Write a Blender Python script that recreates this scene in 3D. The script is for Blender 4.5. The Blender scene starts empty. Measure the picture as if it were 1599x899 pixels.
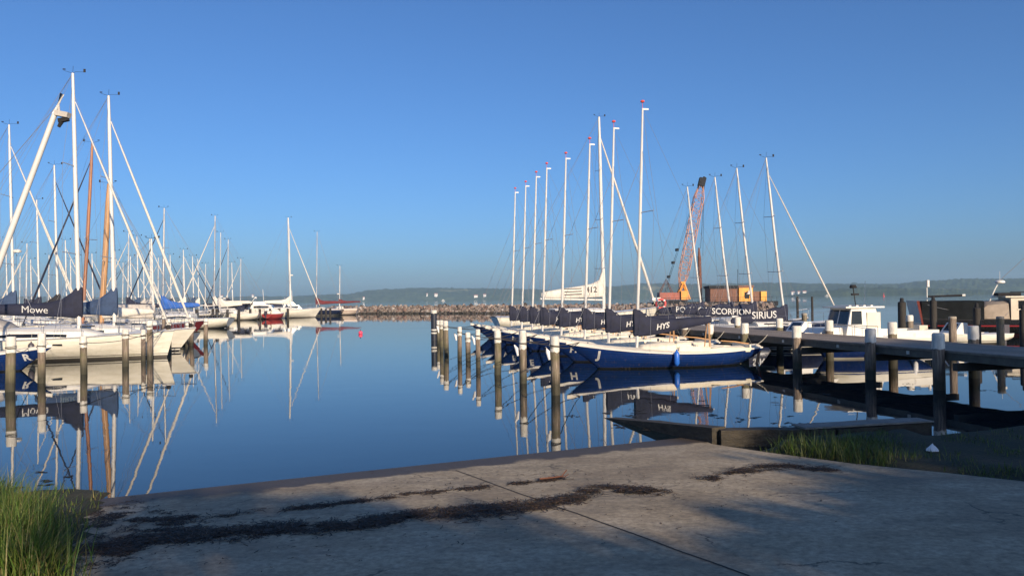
import bpy, bmesh, math, random
from mathutils.bvhtree import BVHTree
from mathutils import Vector, Matrix, noise
random.seed(7)
S = bpy.context.scene
C = S.collection
R = math.radians
PI = math.pi

# ------------------------------------------------------------------ camera, sky, sun, exposure
EYE = 2.6
F = 1200.0                       # focal length in photograph pixels (1599 wide)
PITCH, ROLL = 0.81, 0.75
cam_d = bpy.data.cameras.new('camera'); cam = bpy.data.objects.new('camera', cam_d); C.objects.link(cam)
cam_d.sensor_width = 36; cam_d.lens = 36*F/1599; cam_d.clip_start = 0.05; cam_d.clip_end = 20000
ROT = Matrix.Rotation(R(90+PITCH), 3, 'X') @ Matrix.Rotation(R(-ROLL), 3, 'Z')
cam.matrix_world = Matrix.Translation((0, 0, EYE)) @ ROT.to_4x4()
S.camera = cam
SUN_EL, SUN_AZ = 20.0, 24.0       # light travels SUN_AZ degrees left of +Y
wd = bpy.data.worlds.new('World'); S.world = wd; wd.use_nodes = True
nt = wd.node_tree; bg = nt.nodes['Background']
sky = nt.nodes.new('ShaderNodeTexSky'); sky.sky_type = 'NISHITA'; sky.sun_disc = False
sky.sun_elevation = R(SUN_EL); sky.sun_rotation = R(180-SUN_AZ)
sky.altitude = 0; sky.air_density = 0.9; sky.dust_density = 1.5; sky.ozone_density = 8.4
nt.links.new(sky.outputs[0], bg.inputs[0]); bg.inputs[1].default_value = 0.11
sl = bpy.data.lights.new('sun', 'SUN'); sl.energy = 5.0; sl.angle = R(0.5); sl.color = (1.0, 0.80, 0.57)
so = bpy.data.objects.new('sun', sl); C.objects.link(so)
LD = Vector((-math.sin(R(SUN_AZ))*math.cos(R(SUN_EL)), math.cos(R(SUN_AZ))*math.cos(R(SUN_EL)), -math.sin(R(SUN_EL))))
so.rotation_euler = LD.to_track_quat('-Z', 'Y').to_euler(); so.location = (20, -40, 30)
S.view_settings.view_transform = 'Standard'; S.view_settings.look = 'None'
S.view_settings.gamma = 1; S.view_settings.use_curve_mapping = False; S.view_settings.exposure = 0.34
S.render.engine = 'CYCLES'
S.cycles.use_denoising = True; S.cycles.max_bounces = 6; S.cycles.volume_bounces = 0
S.cycles.transparent_max_bounces = 8

# ------------------------------------------------------------------ survey helpers: photograph pixel -> place
def ray(u, v): return ROT @ Vector(((u-799.5)/F, -(v-449.5)/F, -1))
def at(u, v, Y):
    d = ray(u, v); return Vector((0, 0, EYE)) + d*(Y/d.y)
def flat(u, v, h=0.0):
    d = ray(u, v); return Vector((0, 0, EYE)) + d*((h-EYE)/d.z)
SA = R(24.2)
def s_of(x, y): return -math.sin(SA)*x + math.cos(SA)*y
RS, R0 = 0.06, 11.7
def h_ramp(x, y): return RS*(R0 - s_of(x, y))
def on_ramp(u, v, dz=0.0):
    d = ray(u, v); o = Vector((0, 0, EYE))
    # o.z+t d.z = RS*(R0 - s(t)) + dz
    t = (RS*R0 + dz - o.z)/(d.z + RS*s_of(d.x, d.y)); return o + d*t
def Xat(u, Y, v=480): return at(u, v, Y).x

# ------------------------------------------------------------------ materials
MATS = {}
def nodes(name):
    m = bpy.data.materials.new(name); m.use_nodes = True
    return m, m.node_tree, m.node_tree.nodes['Principled BSDF']
def ramp_node(t, stops, mode='LINEAR'):
    r = t.nodes.new('ShaderNodeValToRGB'); e = r.color_ramp.elements; r.color_ramp.interpolation = mode
    while len(e) < len(stops): e.new(0.5)
    for el, (p, c) in zip(e, stops): el.position = p; el.color = (*c[:3], 1)
    return r
def mixrgb(t, fac, a, b, blend='MIX'):
    m = t.nodes.new('ShaderNodeMix'); m.data_type = 'RGBA'; m.blend_type = blend
    for i, v in ((0, fac), (6, a), (7, b)):
        if hasattr(v, 'links') or hasattr(v, 'is_linked'): t.links.new(v, m.inputs[i])
        elif i == 0: m.inputs[0].default_value = v
        else: m.inputs[i].default_value = (*v[:3], 1)
    return m.outputs[2]
def noise_node(t, vec, scale, detail=5, rough=.6):
    n = t.nodes.new('ShaderNodeTexNoise'); n.inputs['Scale'].default_value = scale
    n.inputs['Detail'].default_value = detail; n.inputs['Roughness'].default_value = rough
    if vec: t.links.new(vec, n.inputs['Vector'])
    return n
def coords(t, which='Object'): return t.nodes.new('ShaderNodeTexCoord').outputs[which]
def scaled(t, vec, s):
    m = t.nodes.new('ShaderNodeMapping'); m.inputs['Scale'].default_value = s; t.links.new(vec, m.inputs['Vector']); return m.outputs[0]
def mat(name, col, rough=.5, var=.15, scale=3.0, metal=0.0, bump=0.0, bscale=40, spec=.5, stretch=(1, 1, 1)):
    if name in MATS: return MATS[name]
    m, t, p = nodes(name)
    vec = scaled(t, coords(t), stretch)
    n = noise_node(t, vec, scale)
    a = tuple(c*(1-var) for c in col); b = tuple(min(1, c*(1+var)) for c in col)
    r = ramp_node(t, [(.3, a), (.7, b)]); t.links.new(n.outputs[0], r.inputs[0])
    t.links.new(r.outputs[0], p.inputs['Base Color'])
    p.inputs['Roughness'].default_value = rough; p.inputs['Metallic'].default_value = metal
    p.inputs['Specular IOR Level'].default_value = spec
    if bump:
        bn = noise_node(t, vec, bscale); b_ = t.nodes.new('ShaderNodeBump'); b_.inputs['Strength'].default_value = bump
        b_.inputs['Distance'].default_value = .02
        t.links.new(bn.outputs[0], b_.inputs['Height']); t.links.new(b_.outputs[0], p.inputs['Normal'])
    MATS[name] = m; return m
def z_of(t, which='Object'):
    s = t.nodes.new('ShaderNodeSeparateXYZ'); t.links.new(coords(t, which), s.inputs[0]); return s.outputs[2]
def mrange(t, v, a, b, c=0., d=1.):
    n = t.nodes.new('ShaderNodeMapRange'); n.inputs[1].default_value = a; n.inputs[2].default_value = b
    n.inputs[3].default_value = c; n.inputs[4].default_value = d; t.links.new(v, n.inputs[0]); return n.outputs[0]
def hull_mat(name, top, bands, planks=0.0, rough=.22):
    """bands: list of (z_upto, colour) from the keel upward; above the last one the topside colour"""
    if name in MATS: return MATS[name]
    m, t, p = nodes(name)
    z = z_of(t)
    fac = mrange(t, z, -1.0, 3.0)
    stops = []
    prev = 0.0
    for zu, c in bands:
        stops.append((prev, c)); prev = (zu+1.0)/4.0
    stops.append((prev, top))
    r = ramp_node(t, stops, 'CONSTANT'); t.links.new(fac, r.inputs[0])
    n = noise_node(t, scaled(t, coords(t), (.6, .6, 3)), 2.2, 6)
    g = ramp_node(t, [(.3, (.78, .78, .74)), (.65, (1, 1, 1))]); t.links.new(n.outputs[0], g.inputs[0])
    col = mixrgb(t, 1.0, r.outputs[0], g.outputs[0], 'MULTIPLY')
    st = noise_node(t, scaled(t, coords(t), (9, 9, .5)), 1.0, 3)
    sf = mrange(t, st.outputs[0], .56, .75); zz = mrange(t, z, .75, .0)
    mu = t.nodes.new('ShaderNodeMath'); mu.operation = 'MULTIPLY'; t.links.new(sf, mu.inputs[0]); t.links.new(zz, mu.inputs[1])
    mu2 = t.nodes.new('ShaderNodeMath'); mu2.operation = 'MULTIPLY'; t.links.new(mu.outputs[0], mu2.inputs[0]); mu2.inputs[1].default_value = .35
    col = mixrgb(t, mu2.outputs[0], col, (.16, .13, .08))
    t.links.new(col, p.inputs['Base Color'])
    p.inputs['Roughness'].default_value = rough
    if planks:
        mo = t.nodes.new('ShaderNodeMath'); mo.operation = 'PINGPONG'; mo.inputs[1].default_value = planks; t.links.new(z, mo.inputs[0])
        b_ = t.nodes.new('ShaderNodeBump'); b_.inputs['Strength'].default_value = .5; b_.inputs['Distance'].default_value = .25
        t.links.new(mo.outputs[0], b_.inputs['Height']); t.links.new(b_.outputs[0], p.inputs['Normal'])
    MATS[name] = m; return m

def pile_mat():
    m, t, p = nodes('weathered_pile_wood')
    v = coords(t)
    oi = t.nodes.new('ShaderNodeObjectInfo')
    off = t.nodes.new('ShaderNodeVectorMath'); off.operation = 'ADD'; t.links.new(v, off.inputs[0])
    sc = t.nodes.new('ShaderNodeVectorMath'); sc.operation = 'SCALE'; sc.inputs[3].default_value = 1.0
    cb = t.nodes.new('ShaderNodeCombineXYZ')
    ml = t.nodes.new('ShaderNodeMath'); ml.operation = 'MULTIPLY'; ml.inputs[1].default_value = 37; t.links.new(oi.outputs['Random'], ml.inputs[0])
    t.links.new(ml.outputs[0], cb.inputs[0]); t.links.new(ml.outputs[0], cb.inputs[2]); t.links.new(cb.outputs[0], off.inputs[1])
    n1 = noise_node(t, scaled(t, off.outputs[0], (16, 16, 1.1)), 1.5, 8, .7)
    r = ramp_node(t, [(.28, (.045, .034, .026)), (.48, (.17, .13, .1)), (.72, (.4, .33, .26))]); t.links.new(n1.outputs[0], r.inputs[0])
    n2 = noise_node(t, off.outputs[0], 2.5, 4)
    vr = t.nodes.new('ShaderNodeMath'); vr.operation = 'MULTIPLY_ADD'; t.links.new(oi.outputs['Random'], vr.inputs[0]); vr.inputs[1].default_value = .36; vr.inputs[2].default_value = -.18
    va = t.nodes.new('ShaderNodeMath'); va.operation = 'ADD'; t.links.new(n2.outputs[0], va.inputs[0]); t.links.new(vr.outputs[0], va.inputs[1])
    g = mrange(t, va.outputs[0], .42, .68, 0, .8)
    col = mixrgb(t, g, r.outputs[0], (.12, .115, .055))
    z = z_of(t); w = t.nodes.new('ShaderNodeMath'); w.operation = 'ADD'; t.links.new(z, w.inputs[0])
    q = mrange(t, n2.outputs[0], .3, .7, -.14, .14); t.links.new(q, w.inputs[1])
    wet = mrange(t, w.outputs[0], .2, .62, .9, 0)
    col = mixrgb(t, wet, col, (.025, .026, .014))
    t.links.new(col, p.inputs['Base Color']); p.inputs['Roughness'].default_value = .75
    b_ = t.nodes.new('ShaderNodeBump'); b_.inputs['Strength'].default_value = .7; b_.inputs['Distance'].default_value = .02
    t.links.new(n1.outputs[0], b_.inputs['Height']); t.links.new(b_.outputs[0], p.inputs['Normal'])
    return m

def concrete_mat():
    m, t, p = nodes('slipway_concrete')
    v = coords(t)
    n1 = noise_node(t, v, .9, 8, .65); n2 = noise_node(t, v, 14, 6, .7); n3 = noise_node(t, scaled(t, v, (1, 3, 1)), .5, 4)
    r = ramp_node(t, [(.25, (.225, .178, .115)), (.5, (.39, .32, .215)), (.75, (.49, .415, .3))]); t.links.new(n1.outputs[0], r.inputs[0])
    g = ramp_node(t, [(.32, (.55, .55, .55)), (.66, (1.15, 1.15, 1.15))]); t.links.new(n2.outputs[0], g.inputs[0])
    col = mixrgb(t, 1, r.outputs[0], g.outputs[0], 'MULTIPLY')
    st = mrange(t, n3.outputs[0], .52, .7, 0, .5)
    col = mixrgb(t, st, col, (.13, .115, .09))
    sp = noise_node(t, v, 55, 2); sf = mrange(t, sp.outputs[0], .66, .72, 0, .7)
    col = mixrgb(t, sf, col, (.07, .055, .04))
    vo = t.nodes.new('ShaderNodeTexVoronoi'); vo.feature = 'DISTANCE_TO_EDGE'; vo.inputs['Scale'].default_value = .42
    wv = t.nodes.new('ShaderNodeVectorMath'); wv.operation = 'ADD'; t.links.new(v, wv.inputs[0])
    wn = noise_node(t, v, 2.2, 5); ws = t.nodes.new('ShaderNodeVectorMath'); ws.operation = 'SCALE'; ws.inputs[3].default_value = .55; t.links.new(wn.outputs[1], ws.inputs[0]); t.links.new(ws.outputs[0], wv.inputs[1]); t.links.new(wv.outputs[0], vo.inputs['Vector'])
    cr = mrange(t, vo.outputs['Distance'], .002, .009, .75, 0)
    gate = mrange(t, noise_node(t, v, .6, 2).outputs[0], .5, .56, 0, 1)
    cm = t.nodes.new('ShaderNodeMath'); cm.operation = 'MULTIPLY'; t.links.new(cr, cm.inputs[0]); t.links.new(gate, cm.inputs[1])
    col = mixrgb(t, cm.outputs[0], col, (.05, .04, .03))
    bl = mrange(t, noise_node(t, scaled(t, v, (.5, 1.6, 1)), .8, 9, .75).outputs[0], .5, .62, 0, .45)
    col = mixrgb(t, bl, col, (.17, .13, .09))
    # wet, weedy strip along the water
    z = z_of(t); q = mrange(t, noise_node(t, v, 1.4, 5).outputs[0],   .3, .7, -.012, .012)
    w = t.nodes.new('ShaderNodeMath'); w.operation = 'ADD'; t.links.new(z, w.inputs[0]); t.links.new(q, w.inputs[1])
    wet = mrange(t, w.outputs[0], .036, .046, .95, 0)
    col = mixrgb(t, wet, col, (.05, .036, .024))
    t.links.new(col, p.inputs['Base Color'])
    t.links.new(mrange(t, wet, 0, 1, .85, .6), p.inputs['Roughness'])
    b_ = t.nodes.new('ShaderNodeBump'); b_.inputs['Strength'].default_value = .35; b_.inputs['Distance'].default_value = .015
    t.links.new(n2.outputs[0], b_.inputs['Height']); t.links.new(b_.outputs[0], p.inputs['Normal'])
    return m

def water_mat():
    m, t, p = nodes('harbour_water')
    p.inputs['Base Color'].default_value = (.004, .011, .016, 1)
    p.inputs['IOR'].default_value = 1.333
    g = coords(t)
    t.links.new(mrange(t, noise_node(t, scaled(t, g, (.04, .22, 1)), 1.0, 5, .65).outputs[0], .5, .7, .01, .07), p.inputs['Roughness'])
    n1 = noise_node(t, scaled(t, g, (.55, .8, 1)), 1.0, 2, .5)
    n2 = noise_node(t, scaled(t, g, (5, 7, 1)), 1.0, 2, .5)
    sepa = t.nodes.new('ShaderNodeSeparateXYZ'); t.links.new(g, sepa.inputs[0])
    far = mrange(t, sepa.outputs[1], 165, 260, 0, 1)
    b1 = t.nodes.new('ShaderNodeBump'); b1.inputs['Distance'].default_value = .02; t.links.new(mrange(t, noise_node(t, scaled(t, g, (.05, .16, 1)), 1.0, 3).outputs[0], .42, .66, .07, .24), b1.inputs['Strength'])
    t.links.new(n1.outputs[0], b1.inputs['Height'])
    b2 = t.nodes.new('ShaderNodeBump'); b2.inputs['Distance'].default_value = .0015; b2.inputs['Strength'].default_value = .12
    t.links.new(n2.outputs[0], b2.inputs['Height']); t.links.new(b1.outputs[0], b2.inputs['Normal'])
    n3 = noise_node(t, scaled(t, g, (.25, .5, 1)), 1.0, 3, .6)
    b3 = t.nodes.new('ShaderNodeBump'); b3.inputs['Distance'].default_value = .12; t.links.new(mrange(t, far, 0, 1, 0, .35), b3.inputs['Strength'])
    t.links.new(n3.outputs[0], b3.inputs['Height']); t.links.new(b2.outputs[0], b3.inputs['Normal'])
    t.links.new(b3.outputs[0], p.inputs['Normal'])
    return m

def attr_mat(name, rough=.6, trans=0.0, bump=0):
    m, t, p = nodes(name)
    a = t.nodes.new('ShaderNodeVertexColor'); a.layer_name = 'tint'
    t.links.new(a.outputs[0], p.inputs['Base Color']); p.inputs['Roughness'].default_value = rough
    if trans:
        tr = t.nodes.new('ShaderNodeBsdfTranslucent'); t.links.new(a.outputs[0], tr.inputs[0])
        mx = t.nodes.new('ShaderNodeMixShader'); mx.inputs[0].default_value = trans
        o = t.nodes['Material Output']; t.links.new(p.outputs[0], mx.inputs[1]); t.links.new(tr.outputs[0], mx.inputs[2]); t.links.new(mx.outputs[0], o.inputs[0])
    return m

def rock_mat():
    m, t, p = nodes('breakwater_granite')
    oi = t.nodes.new('ShaderNodeObjectInfo'); geo = t.nodes.new('ShaderNodeNewGeometry')
    ad = t.nodes.new('ShaderNodeMath'); ad.operation = 'ADD'; t.links.new(oi.outputs['Random'], ad.inputs[0]); t.links.new(geo.outputs['Random Per Island'], ad.inputs[1])
    fr = t.nodes.new('ShaderNodeMath'); fr.operation = 'FRACT'; t.links.new(ad.outputs[0], fr.inputs[0])
    r = ramp_node(t, [(0, (.05, .042, .036)), (.3, (.18, .145, .12)), (.55, (.3, .25, .21)), (.8, (.2, .12, .09)), (1, (.48, .43, .38))]); t.links.new(fr.outputs[0], r.inputs[0])
    n = noise_node(t, coords(t), 4, 6); g = ramp_node(t, [(.3, (.6, .6, .6)), (.7, (1.1, 1.1, 1.1))]); t.links.new(n.outputs[0], g.inputs[0])
    col = mixrgb(t, 1, r.outputs[0], g.outputs[0], 'MULTIPLY')
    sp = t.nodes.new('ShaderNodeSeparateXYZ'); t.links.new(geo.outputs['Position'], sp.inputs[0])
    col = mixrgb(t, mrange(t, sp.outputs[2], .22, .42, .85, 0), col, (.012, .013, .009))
    t.links.new(col, p.inputs['Base Color']); p.inputs['Roughness'].default_value = .85
    return m

def hill_mat():
    m, t, p = nodes('wooded_hill')
    v = coords(t)
    n = noise_node(t, scaled(t, v, (1, 1, 2.2)), .03, 9, .85)
    r = ramp_node(t, [(.34, (.006, .014, .006)), (.5, (.032, .05, .018)), (.66, (.1, .125, .05))]); t.links.new(n.outputs[0], r.inputs[0])
    f = noise_node(t, scaled(t, v, (.35, 1, 2.5)), .008, 2); ff = mrange(t, f.outputs[0], .62, .66, 0, .8)
    t.links.new(mixrgb(t, ff, r.outputs[0], (.2, .19, .09)), p.inputs['Base Color']); p.inputs['Roughness'].default_value = .95
    p.inputs['Specular IOR Level'].default_value = .1
    return m

def ground_mat():
    m, t, p = nodes('bank_soil')
    v = coords(t)
    n = noise_node(t, v, 1.2, 8, .7); n2 = noise_node(t, v, 20, 4)
    r = ramp_node(t, [(.3, (.014, .017, .007)), (.52, (.028, .032, .012)), (.72, (.07, .052, .03))]); t.links.new(n.outputs[0], r.inputs[0])
    g = ramp_node(t, [(.3, (.55, .55, .55)), (.7, (1.2, 1.2, 1.2))]); t.links.new(n2.outputs[0], g.inputs[0])
    t.links.new(mixrgb(t, 1, r.outputs[0], g.outputs[0], 'MULTIPLY'), p.inputs['Base Color']); p.inputs['Roughness'].default_value = .95
    b_ = t.nodes.new('ShaderNodeBump'); b_.inputs['Strength'].default_value = .8; b_.inputs['Distance'].default_value = .04
    t.links.new(n2.outputs[0], b_.inputs['Height']); t.links.new(b_.outputs[0], p.inputs['Normal'])
    return m

def deck_mat():
    m, t, p = nodes('pier_planks')
    v = coords(t)
    w = t.nodes.new('ShaderNodeTexBrick'); w.inputs['Scale'].default_value = 1; w.inputs['Mortar Size'].default_value = .008
    w.inputs['Brick Width'].default_value = 6; w.inputs['Row Height'].default_value = .14; w.inputs['Bias'].default_value = 0
    w.inputs['Color1'].default_value = (.2, .16, .125, 1); w.inputs['Color2'].default_value = (.32, .27, .215, 1); w.inputs['Mortar'].default_value = (.02, .016, .012, 1)
    t.links.new(v, w.inputs['Vector'])
    n = noise_node(t, scaled(t, v, (2, 20, 2)), 2, 6)
    g = ramp_node(t, [(.3, (.65, .65, .65)), (.7, (1.15, 1.15, 1.15))]); t.links.new(n.outputs[0], g.inputs[0])
    t.links.new(mixrgb(t, 1, w.outputs[0], g.outputs[0], 'MULTIPLY'), p.inputs['Base Color']); p.inputs['Roughness'].default_value = .8
    return m

M_PILE = pile_mat(); M_CONC = concrete_mat(); M_WATER = water_mat(); M_ROCK = rock_mat(); M_HILL = hill_mat(); M_GROUND = ground_mat(); M_DECKP = deck_mat()
M_GRASS = attr_mat('grass_blades', .55, .35); M_LEAF = attr_mat('leaves', .6, .25); M_WEED = attr_mat('seaweed', .7)
WHITE = (.74, .72, .66)
M_CAP = mat('white_pile_paint', (.62, .6, .54), .7, .28, 7, bump=.4, stretch=(1, 1, .4))
M_GEL = mat('white_gelcoat', WHITE, .3, .07, 2)
M_CREAM = mat('cream_deck', (.76, .7, .57), .85, .1, 3, spec=.1)
M_TEAK = mat('teak_deck', (.25, .17, .1), .7, .2, 8, stretch=(1, 9, 1))
M_ALU = mat('white_aluminium', (.62, .61, .58), .35, .05, 2)
M_SILVER = mat('grey_aluminium', (.5, .5, .5), .38, .08, 2, metal=.5)
M_STEEL = mat('stainless_steel', (.55, .55, .55), .25, .05, 5, metal=.9)
M_WIRE = mat('rigging_wire', (.35, .35, .36), .4, .05, 5, metal=.5)
M_NAVY = mat('navy_canvas', (.009, .012, .033), .8, .35, 3, bump=.9, bscale=5)
M_BLACKC = mat('black_canvas', (.012, .012, .016), .8, .35, 3, bump=.9, bscale=5)
M_BLUEC = mat('blue_canvas', (.028, .055, .12), .8, .3, 3, bump=.9, bscale=5)
M_BRBLUE = mat('bright_blue_canvas', (.02, .1, .38), .75, .25, 3, bump=.9, bscale=5)
M_GREYC = mat('grey_canvas', (.46, .43, .39), .85, .15, 3, bump=.9, bscale=5)
M_REDC = mat('maroon_canvas', (.13, .018, .022), .8, .3, 3, bump=.9, bscale=5)
M_SAIL = mat('white_sailcloth', (.6, .57, .51), .75, .1, 3, bump=.9, bscale=6)
M_TAN = mat('tan_canvas', (.3, .25, .2), .8, .15, 3, bump=.9, bscale=5)
M_MASTWOOD = mat('varnished_spruce', (.46, .26, .12), .4, .2, 3, stretch=(8, 8, .5))
M_MASTRED = mat('dark_varnished_spruce', (.36, .16, .08), .4, .2, 3, stretch=(8, 8, .5))
M_GLASS = mat('dark_window_glass', (.012, .015, .02), .06, .2, 2)
M_BLACK = mat('black_rubber', (.015, .015, .017), .6, .2, 4)
M_ROPE = mat('dark_rope', (.045, .04, .035), .9, .3, 20)
M_LROPE = mat('pale_rope', (.5, .47, .4), .9, .15, 20)
M_RED = mat('red_paint', (.6, .03, .02), .5, .1, 4)
M_PINK = mat('pink_plastic', (.85, .07, .14), .4, .1, 4)
M_BLUEF = mat('blue_vinyl', (.02, .13, .55), .4, .1, 4)
M_DGREY = mat('dark_grey_vinyl', (.06, .055, .07), .5, .15, 4)
M_LETTER = mat('white_lettering', (.52, .52, .51), .7, .2, 6)
M_DLETTER = mat('dark_lettering', (.04, .035, .04), .6, .1, 4)
M_BEAM = mat('dark_pier_timber', (.05, .043, .034), .8, .3, 3, bump=.4, stretch=(1, 1, 6))
M_FASCIA = mat('pier_edge_timber', (.13, .115, .09), .8, .3, 3, bump=.4)
M_RUST = mat('rusty_steel', (.14, .055, .032), .8, .35, 2)
M_BROWN = mat('brown_container_paint', (.17, .075, .045), .7, .25, 1.5)
M_ORANGE = mat('orange_paint', (.68, .27, .03), .5, .15, 2)
M_YELLOW = mat('yellow_orange_paint', (.72, .33, .03), .5, .12, 2)
M_BOOM = mat('faded_orange_lattice', (.5, .24, .15), .6, .2, 1)
M_DARK = mat('dark_machine_steel', (.025, .025, .027), .85, .3, 2, spec=.2)
M_MAHOG = mat('mahogany', (.16, .04, .03), .18, .2, 4)
M_QUAY = mat('dark_wet_timber', (.036, .03, .021), .8, .6, 5, bump=.9, bscale=12, stretch=(1, 1, 2.5))
M_QTOP = mat('quay_concrete', (.2, .19, .17), .85, .25, 4, bump=.4)
M_PLASTIC = mat('white_plastic', (.75, .75, .75), .5, .05, 9)
M_BARK = mat('bark', (.09, .065, .045), .9, .3, 6, bump=.6)
M_WALLP = mat('pale_house_wall', (.75, .72, .66), .8, .06, 1)
M_ROOFR = mat('red_roof_tile', (.3, .1, .06), .8, .2, 1)
M_JOINT = mat('dark_joint_filler', (.03, .026, .022), .9, .3, 10)
M_CREAMP = mat('cream_paint', (.6, .53, .42), .5, .1, 3)

# ------------------------------------------------------------------ mesh builder
class MB:
    def __init__(s): s.v = []; s.f = []; s.c = None
    def add(s, vs, fs):
        o = len(s.v); s.v += [tuple(v) for v in vs]; s.f += [tuple(i+o for i in f) for f in fs]; return s
    def box(s, c, d, rz=0, ry=0):
        M = Matrix.Rotation(rz, 3, 'Z') @ Matrix.Rotation(ry, 3, 'Y'); c = Vector(c); h = [x/2 for x in d]
        vs = [c + M @ Vector((x*h[0], y*h[1], z*h[2])) for x in (-1, 1) for y in (-1, 1) for z in (-1, 1)]
        return s.add(vs, [(0, 1, 3, 2), (4, 6, 7, 5), (0, 4, 5, 1), (2, 3, 7, 6), (0, 2, 6, 4), (1, 5, 7, 3)])
    def rings(s, rings, closed=True, caps=True):
        n = len(rings[0]); vs = [p for r in rings for p in r]; fs = []
        for i in range(len(rings)-1):
            for j in range(n if closed else n-1):
                k = (j+1) % n; fs.append((i*n+j, i*n+k, (i+1)*n+k, (i+1)*n+j))
        if caps: fs += [tuple(range(n-1, -1, -1)), tuple((len(rings)-1)*n+j for j in range(n))]
        return s.add(vs, fs)
    def tube(s, pts, r, n=6, caps=True):
        pts = [Vector(p) for p in pts]
        if not isinstance(r, (list, tuple)): r = [r]*len(pts)
        if len(r) == 2 and len(pts) > 2: r = [r[0]+(r[1]-r[0])*i/(len(pts)-1) for i in range(len(pts))]
        rg = []
        for i, p in enumerate(pts):
            d = (pts[min(i+1, len(pts)-1)] - pts[max(i-1, 0)]).normalized()
            a = d.cross(Vector((0, 0, 1)) if abs(d.z) < .95 else Vector((1, 0, 0))).normalized(); b = d.cross(a)
            rg.append([p + (a*math.cos(2*PI*k/n)+b*math.sin(2*PI*k/n))*r[i] for k in range(n)])
        return s.rings(rg, True, caps)
    def lathe(s, prof, c=(0, 0, 0), n=12):
        c = Vector(c)
        return s.rings([[c+Vector((r*math.cos(2*PI*k/n), r*math.sin(2*PI*k/n), z)) for k in range(n)] for r, z in prof])
    def blob(s, c, r, seed=0, amp=.25, sub=1):
        bm = bmesh.new(); bmesh.ops.create_icosphere(bm, subdivisions=sub, radius=1)
        vs = []
        for v in bm.verts:
            q = v.co*(1+amp*noise.noise(v.co*1.7+Vector((seed*3.1, seed*1.7, seed))))
            vs.append((c[0]+q.x*r[0], c[1]+q.y*r[1], c[2]+q.z*r[2]))
        fs = [[v.index for v in f.verts] for f in bm.faces]; bm.free()
        return s.add(vs, fs)
    def build(s, name, m, parent=None, loc=None, smooth=True, ang=40, tints=None):
        me = bpy.data.meshes.new(name); me.from_pydata(s.v, [], s.f); me.update()
        if smooth:
            me.shade_smooth(); me.set_sharp_from_angle(angle=R(ang))
        if tints:
            ca = me.color_attributes.new('tint', 'FLOAT_COLOR', 'POINT')
            flatc = []
            for c in tints: flatc += [c[0], c[1], c[2], 1.0]
            ca.data.foreach_set('color', flatc)
        me.materials.append(m)
        o = bpy.data.objects.new(name, me); C.objects.link(o)
        if parent: o.parent = parent
        if loc is not None: o.location = loc
        return o
def thing(name, label, cat, loc=(0, 0, 0), rz=0, group=None):
    o = bpy.data.objects.new(name, None); C.objects.link(o); o.empty_display_size = .3
    o.location = loc; o.rotation_euler = (0, 0, rz); return tag(o, label, cat, group)
def tag(o, label, cat, group=None, kind=None):
    o['label'] = label; o['category'] = cat
    if group: o['group'] = group
    if kind: o['kind'] = kind
    return o
def struct(o): o['kind'] = 'structure'; return o
def kids(o): return [x for x in C.objects if x.parent == o]
CHILD = {}
def copy_tree(o, parent=None, skip=()):
    c = o.copy(); C.objects.link(c)
    if parent: c.parent = parent
    for ch in list(o.children):
        if ch.name.split('.')[0] in skip: continue
        copy_tree(ch, c, skip)
    return c
def text_geo(txt, size, shear=0.0, bold=0.0):
    cu = bpy.data.curves.new('lettering', 'FONT'); cu.body = txt; cu.size = size; cu.shear = shear; cu.align_x = 'CENTER'; cu.align_y = 'CENTER'
    cu.offset = bold; cu.resolution_u = 3
    o = bpy.data.objects.new('lettering', cu); C.objects.link(o)
    dg = bpy.context.evaluated_depsgraph_get(); dg.update()
    me = o.evaluated_get(dg).to_mesh()
    vs = [v.co.copy() for v in me.vertices]; fs = [tuple(p.vertices) for p in me.polygons]
    o.evaluated_get(dg).to_mesh_clear()
    bm = bmesh.new(); bv = [bm.verts.new(v) for v in vs]
    for f in fs:
        try: bm.faces.new([bv[i] for i in f])
        except ValueError: pass
    bmesh.ops.triangulate(bm, faces=bm.faces[:]); bmesh.ops.subdivide_edges(bm, edges=bm.edges[:], cuts=2, use_grid_fill=True)
    bm.verts.index_update(); vs = [v.co.copy() for v in bm.verts]; fs = [tuple(v.index for v in f.verts) for f in bm.faces]; bm.free()
    bpy.data.objects.remove(o); bpy.data.curves.remove(cu)
    return vs, fs
def sag(a, b, drop, n=10):
    a = Vector(a); b = Vector(b)
    return [a.lerp(b, i/n) - Vector((0, 0, drop*4*(i/n)*(1-i/n))) for i in range(n+1)]

# ------------------------------------------------------------------ setting: water, ground, slipway, hills
WX, WY0, WY1 = 4300, -250, 2880
wb = MB().add([(-WX, 2, 0), (WX, 2, 0), (WX, WY1, 0), (-WX, WY1, 0)], [(0, 1, 2, 3)])
struct(wb.build('water', M_WATER))

SHR = [(3.0, 12.2), (6.6, 13.55), (8.5, 14.3), (11, 15.2), (14, 15.8), (30, 17), (400, 40)]
def shore_y(x):
    if x <= SHR[0][0]: return SHR[0][1]
    for (a, b), (c, d) in zip(SHR, SHR[1:]):
        if x <= c: return b+(d-b)*(x-a)/(c-a)
    return SHR[-1][1]
E = [on_ramp(1113, 693), on_ramp(1200, 706), on_ramp(1330, 723), on_ramp(1470, 737), on_ramp(1599, 751)]
print('ramp right edge', [tuple(round(c, 2) for c in e) for e in E])
def edge_x(y):
    pts = sorted([(e.y, e.x) for e in E])
    if y >= pts[-1][0]: return pts[-1][1]
    for (a, b), (c, d) in zip(pts, pts[1:]):
        if a <= y <= c: return b+(d-b)*(y-a)/(c-a)
    (a, b), (c, d) = pts[0], pts[1]
    return b+(d-b)*(y-a)/(c-a)
LEFT_A, LEFT_B = on_ramp(165, 778), on_ramp(95, 899)
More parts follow.
